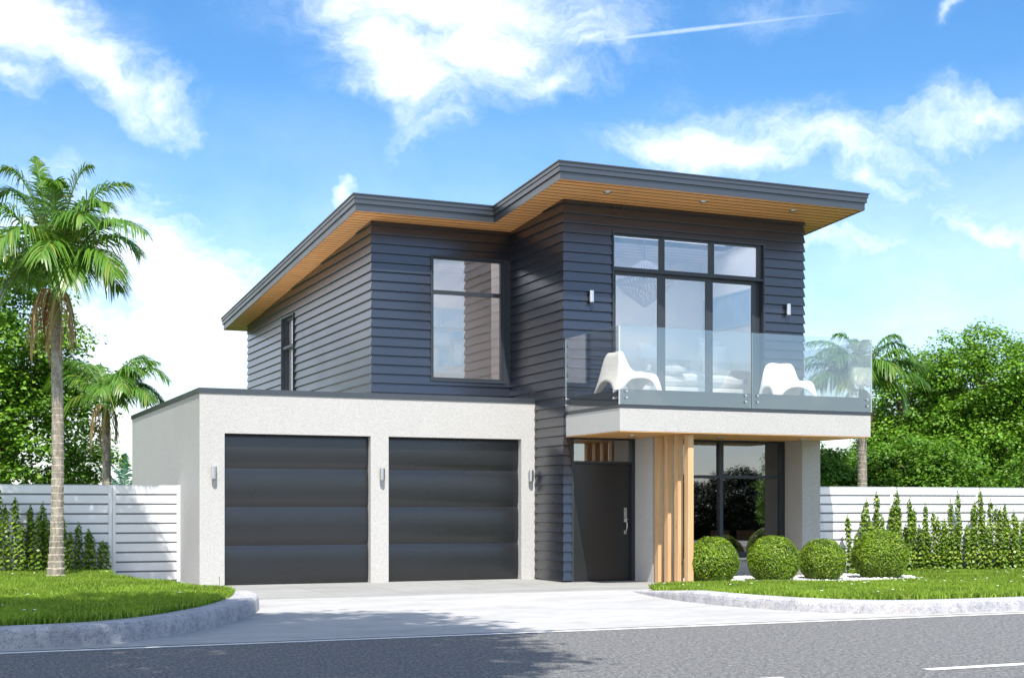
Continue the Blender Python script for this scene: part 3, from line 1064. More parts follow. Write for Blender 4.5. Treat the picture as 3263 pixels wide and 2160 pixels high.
room('r', 10.36, 14.72, YT + .145, 24.46, 3.12, lambda y: zs(y) - .12, M['wall_white'], M['ceiling_boards'], ADDED_HOLES[0])
cl = lambda y: zs(y) - .12
mb = MB()
for (x0, y0), (x1, y1) in (((7.655, 23.907), (7.655, 26.6)), ((7.655, 26.6), (12.0, 26.6)), ((12.0, 26.6), (12.0, 24.62)), ((12.0, 24.62), (10.16, 24.62)), ((10.16, 24.62), (10.16, 23.907))):
    mb.add([(x0, y0, 3.12), (x1, y1, 3.12), (x1, y1, cl(y1)), (x0, y0, cl(y0))], [(0, 1, 2, 3)])
mb.add([(7.655, 23.907, 3.12), (10.16, 23.907, 3.12), (10.16, 26.6, 3.12), (7.655, 26.6, 3.12)], [(0, 1, 2, 3)])
mb.add([(10.16, 24.62, 3.12), (12.0, 24.62, 3.12), (12.0, 26.6, 3.12), (10.16, 26.6, 3.12)], [(0, 1, 2, 3)])
mb.build('interior_wall', M['bed_wall'], H)
cells([7.655, 7.8, 10.0, 10.16, 12.0], [23.907, 24.1, 24.62, 25.9, 26.6], lambda x, y: (7.8 < x < 10.0 and 24.1 < y < 25.9) or (x > 10.16 and y < 24.62), cl, flip=True).build('ceiling', M['ceiling_boards'], H)
room('r', 10.35, 11.56, YT + .12, 24.5, .0, lambda y: 2.47, M['hall_beige'], M['wall_white'])
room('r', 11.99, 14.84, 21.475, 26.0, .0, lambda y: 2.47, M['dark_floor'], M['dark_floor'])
mb = MB()
for k in range(4): mb.box(10.56 + k * .16, 10.575 + k * .16, 22.6, 22.63, 0, 2.46)
mb.build('reflection_rods', M['wall_white'], H)  # pale rods standing in for the slats' reflection in the transom
MB().box(XB_ + .115, XB_ + .125, 29.22, 30.2, 3.1, 5.4).build('window_blind', M['curtain'], H)

# wall lamps
def wall_lamp(label, x, y, z0, z1):
    t = empty('wall_lamp', (x, y, z0), label=label, cat='wall lamp', group='steel cylinder wall lamps on the house front')
    h = z1 - z0
    mb = MB().tube([(0, -.062, 0), (0, -.062, h)], .043, 28, cap=False)
    mb.tube([(0, -.062, .012), (0, -.062, .014)], .040, 28).tube([(0, -.062, h - .014), (0, -.062, h - .012)], .040, 28)
    b = mb.build('shade', M['steel'], t, smooth=False)
    for p in b.data.polygons: p.use_smooth = len(p.vertices) == 4
    MB().box(-.028, .028, -.022, .0, h * .2, h * .8).build('mount', M['dark_steel'], t)
    return t


wall_lamp('steel cylinder lamp on the garage wall left of the first garage door', 4.466, YG, 1.744, 1.94)
wall_lamp('steel cylinder lamp on the pillar between the two garage doors', 7.317, YG, 1.744, 1.94)
wall_lamp('steel cylinder lamp on the garage wall right of the second garage door', 10.088, YG, 1.742, 1.938)
wall_lamp('steel cylinder lamp on dark boards left of the balcony doors', 10.695, YT - .03, 4.798, 4.996)
wall_lamp('steel cylinder lamp on dark boards right of the balcony doors', 14.718, YT - .03, 4.798, 4.996)


def downlight(label, x, y, z, grp, tilt):
    t = empty('downlight', (x, y, z), label=label, cat='downlight', group=grp)
    t.rotation_euler = (tilt, 0, 0)
    mb = MB(); n = 28
    for r, zz in ((.044, -.001), (.066, -.012), (.074, -.006), (.075, .004)):
        for k in range(n): mb.v.append((r * math.cos(2 * math.pi * k / n), r * math.sin(2 * math.pi * k / n), zz))
    for i in range(3):
        for k in range(n):
            mb.f.append((i * n + k, (i + 1) * n + k, (i + 1) * n + (k + 1) % n, i * n + (k + 1) % n)); mb.m.append(0)
    mb.build('ring', M['steel'], t, smooth=True)
    MB().add([(.045 * math.cos(2 * math.pi * k / n), .045 * math.sin(2 * math.pi * k / n), -.003) for k in range(n)], [tuple(range(n))]).build('lens', M['lens'], t)


for x, wd in ((10.73, 'left'), (12.593, 'middle'), (14.454, 'right')):
    downlight(f'{wd}most of the round downlights in the high roof soffit' if wd != 'middle' else 'middle one of the round downlights in the high roof soffit', x, 20.86, zs(20.86) - .002, 'downlights in the roof soffit', -math.atan(.069))
for x, wd in ((10.995, 'round downlight under the balcony above the front door'), (12.694, 'round downlight under the balcony above the big window'), (14.388, 'round downlight under the balcony beside the corner pier')):
    downlight(wd, x, 20.46, 2.474, 'downlights under the balcony', 0)

# things in the rooms
def picture(label, x0, x1, z0, z1, y, m, grp=None):
    t = empty('picture', ((x0 + x1) / 2, y, z0), label=label, cat='picture', group=grp)
    w_, h_ = (x1 - x0) / 2, z1 - z0
    mb = MB(); wall(mb, 'x', -w_, w_, 0, h_, -.03, 0, [(-w_ + .03, w_ - .03, .03, h_ - .03)])
    mb.build('frame', M['picture_frame'], t)
    MB().add([(-w_ + .03, -.012, .03), (w_ - .03, -.012, .03), (w_ - .03, -.012, h_ - .03), (-w_ + .03, -.012, h_ - .03)], [(0, 1, 2, 3)]).build('print', m, t)


PG = 'framed pictures on the bedroom back wall'
PY = 26.59


def pic(label, a, b, c, d, m): picture(label, a, b, c, d, PY, m, PG)


pic('large blue framed picture, uppermost in the left bedroom window', 9.83, 10.35, 4.94, 5.33, M['picture_blue'])
pic('tall pale framed picture at the left edge of the bedroom window, top row', 9.65, 9.79, 4.92, 5.34, M['picture_pale'])
pic('wide pale framed picture in the middle row of the bedroom window', 9.65, 10.06, 4.56, 4.88, M['picture_pale'])
pic('small square framed picture in the middle row of the bedroom window', 10.10, 10.34, 4.71, 4.89, M['picture_blue'])
pic('narrow framed picture with grey print, low in the bedroom window', 10.10, 10.34, 4.18, 4.66, M['picture_pale'])
pic('lower framed picture left of the narrow one in the bedroom window', 9.79, 10.06, 4.17, 4.51, M['picture_blue'])
t = empty('picture', (14.71, 22.6, 4.78), label='long blue panel picture on the right wall of the balcony room', cat='picture')
mb = MB(); wall(mb, 'y', 0, 1.75, 0, .68, -.03, 0, [(.03, 1.72, .03, .65)]); mb.build('frame', M['picture_frame'], t)
MB().add([(-.012, .03, .03), (-.012, 1.72, .03), (-.012, 1.72, .65), (-.012, .03, .65)], [(0, 1, 2, 3)]).build('print', M['picture_blue'], t)

t = empty('pendant_lamp', (12.58, 22.95, 5.02), label='large faceted paper pendant lamp behind the balcony doors', cat='pendant lamp')
mb = MB(); n = 44
prof = [(.03, .0), (.20, .13), (.42, .30), (.53, .43), (.545, .50), (.50, .57), (.36, .68), (.18, .80), (.09, .86)]
for k in range(n):
    a0 = 2 * math.pi * k / n
    for i in range(len(prof) - 1):
        (r0, z0), (r1, z1) = prof[i], prof[i + 1]
        tw0, tw1 = .10 * math.sin(i * 1.4), .10 * math.sin((i + 1) * 1.4)
        wd = .62 * 2 * math.pi / n
        q = []
        for r, z, tw, s in ((r0, z0, tw0, 0), (r0, z0, tw0, 1), (r1, z1, tw1, 1), (r1, z1, tw1, 0)):
            a = a0 + tw + s * wd
            q.append((r * math.cos(a), r * math.sin(a), z))
        mb.add(q, [(0, 1, 2, 3)])
mb.build('lamp_shade', M['lamp_paper'], t)
MB().tube([(0, 0, .86), (0, 0, 1.28)], .008, 8).build('cord', M['dark_steel'], t)


def soft(name, size, m, parent, loc, rot=(0, 0, 0), seed=1, puff=.5):
    bm = bmesh.new(); bmesh.ops.create_cube(bm, size=1)
    bmesh.ops.subdivide_edges(bm, edges=bm.edges, cuts=9, use_grid_fill=True)
    rr = random.Random(seed); ph = [rr.uniform(0, 6) for _ in range(6)]
    for v in bm.verts:
        x, y, z = v.co * 2
        e = (1 - abs(x) ** 3) * (1 - abs(y) ** 3)
        z *= .25 + .75 * max(0, e) ** puff
        z += .10 * math.sin(5 * x + ph[0]) * math.sin(4 * y + ph[1]) + .06 * math.sin(11 * x + 3 * y + ph[2])
        x *= 1 - .06 * (1 - abs(y)); y *= 1 - .06 * (1 - abs(x))
        v.co = Vector((x * size[0] / 2, y * size[1] / 2, z * size[2] / 2))
    me = bpy.data.meshes.new(name); bm.to_mesh(me); bm.free()
    me.materials.append(m)
    for p in me.polygons: p.use_smooth = True
    o = bpy.data.objects.new(name, me); COL.objects.link(o); o.parent = parent
    o.location = loc; o.rotation_euler = rot
    return o


bed = empty('bed', (12.9, 22.6, 3.12), label='white bed behind the balcony doors', cat='bed')
MB().box(-1.0, 1.35, -.55, 1.5, .0, .35).build('base', M['linen'], bed, bevel=.02)
soft('mattress', (2.35, 2.05, .36), M['linen'], bed, (.175, .475, .50), puff=.12)
soft('blanket', (.75, 2.1, .30), M['knit'], bed, (-.35, .45, .66), seed=4, puff=.15)
for lab, x, y, s, rx, sd in (('plump white pillow on the bed behind the middle balcony door', 12.42, 22.35, (.62, .5, .26), 1.15, 3), ('crumpled white pillow leaning up behind the right balcony door', 13.72, 22.3, (.66, .6, .26), 1.25, 5), ('grey shaded cushion propped behind the crumpled pillow', 13.80, 22.62, (.6, .6, .2), 1.35, 8)):
    p = soft('pillow', s, M['linen'] if sd != 8 else M['knit'], None, (x, y, 4.02 if sd != 8 else 4.14), (rx, .1, .2), sd)
    tag(p, lab, 'pillow', 'pillows on the bed')
for lab, x in (('copper brown wooden chair inside, behind the first gap between ball shrubs', 13.5), ('copper brown wooden chair inside, to the right of the other', 14.05)):
    t = empty('chair', (x, 22.0, 0), label=lab, cat='chair', group='wooden chairs inside the ground floor window')
    MB().box(-.2, .2, -.2, .2, .42, .46).build('seat', M['copper_wood'], t, bevel=.01)
    MB().box(-.2, .2, -.22, -.19, .46, .86).build('backrest', M['copper_wood'], t, bevel=.01)
    for sx in (-.17, .17):
        for sy in (-.17, .17): MB().box(sx - .02, sx + .02, sy - .02, sy + .02, 0, .42).build('leg', M['copper_wood'], t)


# balcony chairs: moulded plastic shell
def lounge_chair(label, loc, rz):
    t = empty('lounge_chair', loc, rz, label, 'chair', 'white moulded lounge chairs on the balcony')
    t.scale = (.88, 1, 1)
    S = [  # station: (x,z) for skirt foot, edge, inner, centre ; width factor
        [(-.20, .0), (-.185, .02), (-.16, .20), (-.15, .26), .90],
        [(-.13, .0), (-.06, .36), (-.05, .42), (-.05, .44), .88],
        [(-.06, .02), (.02, .70), (.03, .79), (.04, .745), .86],
        [(.02, .12), (.07, .64), (.09, .73), (.10, .685), .88],
        [(.12, .25), (.17, .46), (.20, .44), (.21, .42), .92],
        [(.24, .28), (.28, .40), (.30, .35), (.30, .335), .97],
        [(.42, .29), (.45, .385), (.46, .345), (.46, .33), 1.0],
        [(.60, .26), (.62, .395), (.63, .37), (.63, .36), 1.0],
        [(.70, .10), (.74, .375), (.76, .375), (.76, .365), 1.0],
        [(.74, .0), (.80, .30), (.81, .31), (.81, .315), 1.02],
        [(.84, .0), (.86, .01), (.85, .22), (.845, .275), 1.04]]
    ws = [.40, .355, .22, 0]
    bm = bmesh.new(); rows = []
    for st in S:
        r = []
        for j in (0, 1, 2, 3, 2, 1, 0):
            pass
        for s, j in ((-1, 0), (-1, 1), (-1, 2), (0, 3), (1, 2), (1, 1), (1, 0)):
            x, z = st[j]
            r.append(bm.verts.new((x, s * ws[j] * st[4], z)))
        rows.append(r)
    for a, b in zip(rows[:-1], rows[1:]):
        for k in range(6): bm.faces.new((a[k], b[k], b[k + 1], a[k + 1]))
    for _ in range(2):
        # Catmull-Clark by hand through the modifier below
        break
    me = bpy.data.meshes.new('shell'); bm.normal_update(); bm.to_mesh(me); bm.free()
    me.materials.append(M['white_plastic'])
    for p in me.polygons: p.use_smooth = True
    o = bpy.data.objects.new('shell', me); COL.objects.link(o); o.parent = t
    md = o.modifiers.new('sub', 'SUBSURF'); md.levels = 2; md.render_levels = 2
    md = o.modifiers.new('thick', 'SOLIDIFY'); md.thickness = .022; md.offset = 0
    return t


lounge_chair('white moulded lounge chair on the balcony, seen from its side on the left', (10.60, 20.45, 3.11), R(4))
lounge_chair('white moulded lounge chair on the balcony facing the street on the right', (14.2, 20.95, 3.11), R(-98))


# ------------------------------------------------------------------ fences
def fence(name, label, cat, y, x0, x1, posts, z1=1.66, top=True, parts=True, pw=.055):
    t = empty(name, ((x0 + x1) / 2, y, 0), label=label, cat=cat)
    ox = (x0 + x1) / 2
    edges = [x0] + [p for p in posts if x0 < p < x1] + [x1]
    for a, b in zip(edges[:-1], edges[1:]):
        mb = MB(); a -= ox; b -= ox
        a2, b2 = a + pw / 2 + .001, b - pw / 2 - .001
        mb.box(a2, b2, .022, .034, .03, z1 - .012, 1)
        k = 0; z = z1 - .012
        while z > .06:
            zl = max(.03, z - .138)
            mb.add([(a2, .0, zl + .008), (b2, .0, zl + .008), (b2, .0, z), (a2, .0, z), (a2, .008, zl), (b2, .008, zl), (b2, .022, zl), (a2, .022, zl), (a2, .022, z), (b2, .022, z)],
                   [(0, 1, 2, 3), (4, 5, 1, 0), (7, 6, 5, 4), (3, 2, 9, 8)])
            z -= .1645
        mb.build('board_panel', [M['white_paint'], M['gap_grey']], t)
        MB().box(a2, b2, -.004, .04, z1 - .011, z1 + .003).build('cap_rail', M['post_grey'], t)
    for p in posts:
        MB().box(p - ox - pw / 2, p - ox + pw / 2, -.012, .05, 0, z1 + .002).build('post', M['white_paint'], t)
    return t


fence('fence', 'white horizontal board fence behind the tall palm', 'fence', 24.4, -6.1, 3.066, [-6.1, -3.1, -.1, 3.066])
fence('gate', 'white board side gate between left fence and garage', 'gate', 24.4, 3.13, 4.212, [3.13, 4.212])
fence('fence', 'long white horizontal board fence right of the house', 'fence', 21.309, 14.93, 31.4, [14.99, 16.978, 19.032, 21.09, 23.15, 25.2, 27.26, 29.3, 31.4], pw=.03)


# ------------------------------------------------------------------ planting
def unit(v): return v / (np.linalg.norm(v, axis=-1, keepdims=True) + 1e-9)


def leaves(c, nrm, size, aspect=.62, fold=.25, rnd=None):
    """kite shaped leaves: centres, normals, sizes -> (n,4,3)"""
    n = len(c)
    nrm = unit(nrm)
    a = unit(np.cross(nrm, rng.normal(size=(n, 3))))
    b = np.cross(nrm, a)
    s = size[:, None]
    lo = c - a * s * .5; hi = c + a * s * .5
    m = c - a * s * .08 - nrm * s * fold * .3
    return np.stack([lo, m + b * s * aspect * .5 + nrm * s * fold * .5, hi, m - b * s * aspect * .5 + nrm * s * fold * .5], 1)


# clipped box balls
def box_ball_mesh():
    n = 15000
    d = unit(rng.normal(size=(n, 3)))
    rr = 1 + rng.normal(0, .016, n) - rng.uniform(0, .06, n)
    lump = 1 + .018 * np.sin(7 * d[:, 0] + 2) * np.sin(6 * d[:, 2]) + .014 * np.sin(11 * d[:, 1] + 5 * d[:, 2])
    p = d * (rr * lump)[:, None]
    p[:, 2] = np.maximum(p[:, 2] * np.where(p[:, 2] < 0, .93, .97), -.86 + rng.uniform(0, .05, n))
    nm = d + rng.normal(0, .55, (n, 3)) + np.array([0, 0, .25])
    v = leaves(p, nm, rng.uniform(.042, .078, n), .7, .35)
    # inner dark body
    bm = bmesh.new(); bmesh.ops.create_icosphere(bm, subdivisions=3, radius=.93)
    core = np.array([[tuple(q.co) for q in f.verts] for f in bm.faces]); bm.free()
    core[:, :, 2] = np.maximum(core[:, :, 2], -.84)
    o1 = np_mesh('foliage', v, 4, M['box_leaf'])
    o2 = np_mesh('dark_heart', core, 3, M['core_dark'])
    return o1, o2


f1, f2 = box_ball_mesh()
first = True
for x, y, r, lab in ((12.07, 19.72, .435, 'round clipped box shrub right beside the timber slats'), (13.23, 19.66, .44, 'round clipped box shrub second from the timber slats, in front of the window'),
                     (14.31, 19.8, .405, 'round clipped box shrub in front of the corner pier, third from the slats'), (15.46, 19.7, .485, 'largest round clipped box shrub, rightmost, in front of the white fence')):
    t = empty('ball_shrub', (x, y, .005), label=lab, cat='shrub', group='clipped ball shrubs in the pebble bed')
    if first: a, b = f1, f2; first = False
    else:
        a, b = f1.copy(), f2.copy(); COL.objects.link(a); COL.objects.link(b)
    for o in (a, b):
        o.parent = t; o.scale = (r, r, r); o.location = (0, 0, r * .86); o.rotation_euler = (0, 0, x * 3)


# upright stems along the fences
def upright(name, x, y, z0, h, label, grp, dens=1.0):
    t = empty('upright_shrub', (x, y, z0), label=label, cat='shrub', group=grp)
    lean = np.array([random.uniform(-.05, .05), random.uniform(-.03, .03)])
    nn = int(h / .0135); C_ = []; N_ = []; S_ = []
    for k in range(nn):
        f = k / nn; z = h * (f ** .96)
        taper = min(1, (1 - f) * 6 + .2)
        m = 3 if f < .93 else 1
        for j in range(m):
            a = k * 2.4 + j * 2.09 + random.uniform(-.4, .4)
            rad = random.uniform(.012, .058) * taper * dens * (1.2 - .4 * f)
            C_.append((lean[0] * f + rad * math.cos(a), lean[1] * f + rad * math.sin(a), z + random.uniform(-.01, .01)))
            N_.append((.9 * math.cos(a) + random.gauss(0, .35), .9 * math.sin(a) + random.gauss(0, .35), .95))
            S_.append(random.uniform(.055, .09) * (.35 + .65 * taper))
    v = leaves(np.array(C_), np.array(N_), np.array(S_), .72, .5)
    np_mesh('foliage', v, 4, M['vine_leaf'], t)
    MB().tube([(0, 0, 0), (lean[0] * .5, lean[1] * .5, h * .5), (lean[0], lean[1], h)], [.008, .006, .002], 6).build('stem', M['stem_green'], t)
    return t


def ordinal(n):
    return f"{n}{'th' if 10 <= n % 100 <= 20 else {1: 'st', 2: 'nd', 3: 'rd'}.get(n % 10, 'th')}"


RPL = [(15.80, 1.14), (15.89, .80), (16.02, 1.29), (16.13, 1.44), (16.24, 1.06), (16.34, 1.26), (16.41, 1.60), (16.58, 1.15), (16.68, 1.31), (16.75, 1.38), (16.86, 1.64), (16.94, 1.31), (17.12, 1.46), (17.23, 1.31), (17.32, 1.27), (17.51, 1.37), (17.57, 1.11), (17.73, 1.22), (17.82, 1.09), (17.89, 1.06), (17.99, .97), (18.11, 1.43), (18.23, .99), (18.39, 1.59), (18.67, 1.31), (18.76, 1.40), (18.83, 1.65), (18.91, 1.33), (19.10, 1.45), (19.21, 1.31), (19.31, 1.28), (19.49, 1.36), (19.56, 1.10), (19.71, 1.22), (19.80, 1.09), (19.89, 1.07), (20.05, 1.2), (20.2, 1.4)]
RPL = sorted(RPL + [(16.5, .9), (17.05, .95), (17.4, .88), (17.65, .8), (18.05, .75), (18.3, .85), (18.5, .95), (18.6, .8), (19.0, .95), (19.4, .9), (19.65, .85), (19.98, .9), (20.12, .95)])
for i, (x, z) in enumerate(RPL):
    y = 21.02 + random.uniform(-.12, .08)
    hh = 'tall' if z > 1.4 else 'short' if z < 1.1 else 'mid-height'
    upright('p', x + (y - 21) * .43, y, float(zlawn(x, y)) - .01 if x > 15.95 else .03, z - .02, f'{hh} upright leafy shrub at the right fence, {ordinal(i + 1)} from the house', 'upright shrubs along the right fence', 1.15)
LPL = [(1.16, 1.3), (1.31, 1.62), (1.41, 1.32), (1.54, 1.45), (1.63, 1.0), (1.72, 1.32), (1.79, 1.10), (1.90, 1.2), (1.99, 1.36), (2.04, 1.12), (2.17, 1.15), (2.31, 1.09), (2.40, .85), (2.52, 1.02), (2.63, .92), (2.76, .83), (2.86, .71), (2.97, .66)]
for i, (x, z) in enumerate(reversed(LPL)):
    y = 24.1 + random.uniform(-.12, .1)
    hh = 'tall' if z > 1.25 else 'short' if z < .95 else 'mid-height'
    upright('p', x + (y - 24.1) * .09, y, HL - .01, z - HL + .03, f'{hh} upright leafy shrub at the left fence, {ordinal(i + 1)} from the gate', 'upright shrubs along the left fence', 1.2)


# palms
def frond_mesh(P0, P1, P2, Lf, m, parent, n=42, droop=.68, wid=.020, curl=1.0, name='frond', seed=0):
    P0, P1, P2 = (np.array(p, float) for p in (P0, P1, P2))
    rr = np.random.default_rng(seed)
    ts = np.linspace(0, 1, 14)[:, None]
    C = (1 - ts) ** 2 * P0 + 2 * ts * (1 - ts) * P1 + ts ** 2 * P2
    V = []
    for k in range(n):
        t_ = .12 + .87 * (k / (n - 1))
        base = (1 - t_) ** 2 * P0 + 2 * t_ * (1 - t_) * P1 + t_ ** 2 * P2
        T = 2 * (1 - t_) * (P1 - P0) + 2 * t_ * (P2 - P1); T /= np.linalg.norm(T) + 1e-9
        Sd = np.cross(T, (0, 0, 1.0)); Sd /= np.linalg.norm(Sd) + 1e-6
        U = np.cross(Sd, T)
        env = math.sin(math.pi * min(1, .16 + t_ * .86)) ** .6
        for s in (-1, 1):
            L = Lf * (env * .9 + .12) * rr.uniform(.88, 1.1)
            d = Sd * s * (.95 - .45 * t_) + T * (.38 + .5 * t_) + U * .30 * curl + rr.normal(0, .07, 3); d /= np.linalg.norm(d)
            wv_ = T * .9 + U * .25; wv_ -= d * wv_.dot(d); wv_ /= np.linalg.norm(wv_)
            dr_ = droop * rr.uniform(.75, 1.3)
            pts = []
            for q in (0, .3, .62, 1.0):
                pts.append(base + d * L * q * (1 - .12 * q) + np.array([0, 0, -1.0]) * L * dr_ * q * q)
            ww = [wid * .5, wid, wid * .8, wid * .12]
            for i in range(3):
                V.append([pts[i] - wv_ * ww[i], pts[i] + wv_ * ww[i], pts[i + 1] + wv_ * ww[i + 1], pts[i + 1] - wv_ * ww[i + 1]])
    V = np.array(V)
    # merged ribbon mesh: one island per leaflet
    nl = len(V) // 3
    verts = []; faces = []
    for l in range(nl):
        b = len(verts); q = V[l * 3:(l + 1) * 3]
        verts += [tuple(q[0][0]), tuple(q[0][1])]
        for i in range(3): verts += [tuple(q[i][3]), tuple(q[i][2])]
        for i in range(3): faces.append((b + 2 * i, b + 2 * i + 1, b + 2 * i + 3, b + 2 * i + 2))
    mb = MB(); mb.add(verts, faces, 0)
    mb.tube([tuple(c) for c in C], list(np.linspace(.022, .004, 14)), 6, mi=1)
    return mb.build(name, [m, M['rachis'] if m is not M['dead_frond'] else m], parent, smooth=True)


def palm_trunk(parent, h, r0, r1, seed, n=18):
    rr = random.Random(seed)
    mb = MB(); rings = []
    z = 0; zsq = [(0, r0)]
    while z < h:
        st = rr.uniform(.085, .125)
        f = z / h
        rad = r1 + (r0 - r1) * math.exp(-z / .28) + (.02 * (1 - f))
        rings.append((z, rad * 1.0)); rings.append((z + st * .80, rad * 1.10)); rings.append((z + st * .92, rad * .95))
        z += st
    for zz, rad in rings:
        for k in range(n):
            a = 2 * math.pi * k / n
            q = rad * (1 + rr.uniform(-.025, .025))
            mb.v.append((q * math.cos(a) + .03 * math.sin(zz * .8), q * math.sin(a), zz + rr.uniform(-.006, .006)))
    for i in range(len(rings) - 1):
        for k in range(n):
            k2 = (k + 1) % n
            mb.f.append((i * n + k, i * n + k2, (i + 1) * n + k2, (i + 1) * n + k)); mb.m.append(0)
    return mb.build('trunk', M['palm_trunk'], parent, smooth=False)


def palm(label, loc, rz, spec, dead, hc, leafm, grp=None, r0=.125, r1=.075, fruit=True, Lf=.66, name='palm_tree'):
    t = empty(name, loc, rz, label, 'palm tree', grp)
    ht = hc - .52
    palm_trunk(t, ht, r0, r1, 3)
    x0 = .03 * math.sin(ht * .8)
    MB().tube([(x0, 0, ht - .08), (x0, 0, ht + .1), (x0, 0, ht + .36), (x0, 0, hc + .12)], [r1 * 1.05, r1 * 1.08, r1 * .72, r1 * .4], 16).build('crownshaft', M['palm_green'], t, smooth=True)
    for i, (cx, cz, tx, tz, dp) in enumerate(spec):
        a = 2 * math.pi * i / len(spec)
        P0 = (x0 + .02 * math.cos(a), .02 * math.sin(a), hc + .0)
        frond_mesh(P0, (x0 + cx, dp * .42, hc + cz), (x0 + tx, dp, hc + tz), Lf, leafm, t, seed=i + 10, n=62, wid=.0155)
    for i, (cx, cz, tx, tz, dp) in enumerate(dead):
        frond_mesh((x0, 0, hc - .12), (x0 + cx, dp, hc + cz), (x0 + tx, dp, hc + tz), .34, M['dead_frond'], t, seed=i + 70, n=17, droop=1.7, wid=.010, curl=-.2, name='dead_frond')
    if fruit:
        bm = MB(); rr = random.Random(5)
        for k in range(90):
            c = Vector((x0 - .14 + rr.gauss(0, .05), -.09 + rr.gauss(0, .04), ht - .02 + rr.gauss(0, .11)))
            s = rr.uniform(.009, .014)
            bm.add([c + Vector(q) * s for q in ((1, 0, 0), (-1, 0, 0), (0, 1, 0), (0, -1, 0), (0, 0, 1), (0, 0, -1))],
                   [(0, 2, 4), (2, 1, 4), (1, 3, 4), (3, 0, 4), (2, 0, 5), (1, 2, 5), (3, 1, 5), (0, 3, 5)])
        bm.build('fruit_bunch', M['fruit'], t, smooth=True)
    return t


SP = [(.28, 1.65, 1.15, 1.55, .0), (.80, 1.35, 1.62, .62, -.9), (.75, .95, 1.2, -.02, -1.0), (.3, 1.35, .75, .80, -1.0), (-.40, 1.75, -.95, 1.45, .2), (-.2, 1.4, -.42, 2.05, .3),
      (-.65, 1.25, -1.25, .65, -.1), (-.75, .95, -1.25, .0, -.5), (-.72, .65, -.80, -.7, -.25), (-.2, 1.3, -.45, .35, -1.2), (.15, 1.5, .35, 1.2, 1.2), (-.1, 1.5, -.2, 1.0, 1.35),
      (.4, 1.1, .65, .1, 1.1), (-.45, 1.1, -.7, .2, 1.05), (.42, .85, .5, -.15, -.9), (.85, 1.15, 1.35, .45, -.3), (.1, 1.6, .15, 1.45, -.6), (-.55, 1.5, -.9, 1.0, -.6), (.45, 1.5, .95, 1.1, -.5), (-.9, 1.3, -1.55, .5, .3), (.2, 1.0, .2, .2, -1.25), (-.3, 1.75, -.7, 1.75, -.2), (.15, 1.75, .5, 1.85, .1)]
DD = [(-.34, .22, -.34, -1.0, -.12), (-.2, .15, -.2, -.95, .1), (.18, .12, .10, -.9, -.12), (.26, .1, .24, -.75, .05), (-.34, .22, -.50, -.8, .16)]
palm('tall palm on the left lawn with ringed trunk and brown dead fronds', (1.985, 22.17, HL - .02), R(-23.28), SP, DD, 4.47, M['palm_leaf'])
p2 = palm('palm behind the left fence, smaller and further away than the lawn palm', (4.15, 33.9, 0), R(-23.28), [(-c, z, -tx, tz, -d) if i % 2 else (c * 1.05, z * .72, tx * 1.1, tz * .62, d) for i, (c, z, tx, tz, d) in enumerate(SP) if i not in (5, 16, 11, 21, 22)], DD[:4], 3.72, M['palm_leaf'], 'palms behind the fences', r0=.13, r1=.09)
p3 = palm('palm with arching fronds behind the right end of the balcony', (21.28, 27.86, 0), R(-23.28), [(-c * 1.15, z * .8, -tx * 1.2, tz * .7, d) for i, (c, z, tx, tz, d) in enumerate(SP) if i != 5], DD[2:5], 4.2, M['palm_leaf'], 'palms behind the fences', r0=.14, r1=.10, fruit=False)
p4 = palm('low bluish palm between the far palm trunk and the garage', (6.25, 46.2, 0), R(-23.28), [(-.1, .9, -.6, 1.25, 0), (.3, .8, .55, 1.3, .1), (-.6, .6, -1.2, .45, .1), (.6, .8, 1.2, .8, 0), (-.4, .5, -.7, .1, -.3), (-.5, .9, -1.0, 1.0, .2), (0, 1.0, .1, 1.5, -.3)], [], 1.5, M['palm_blue'], fruit=False, Lf=.55)


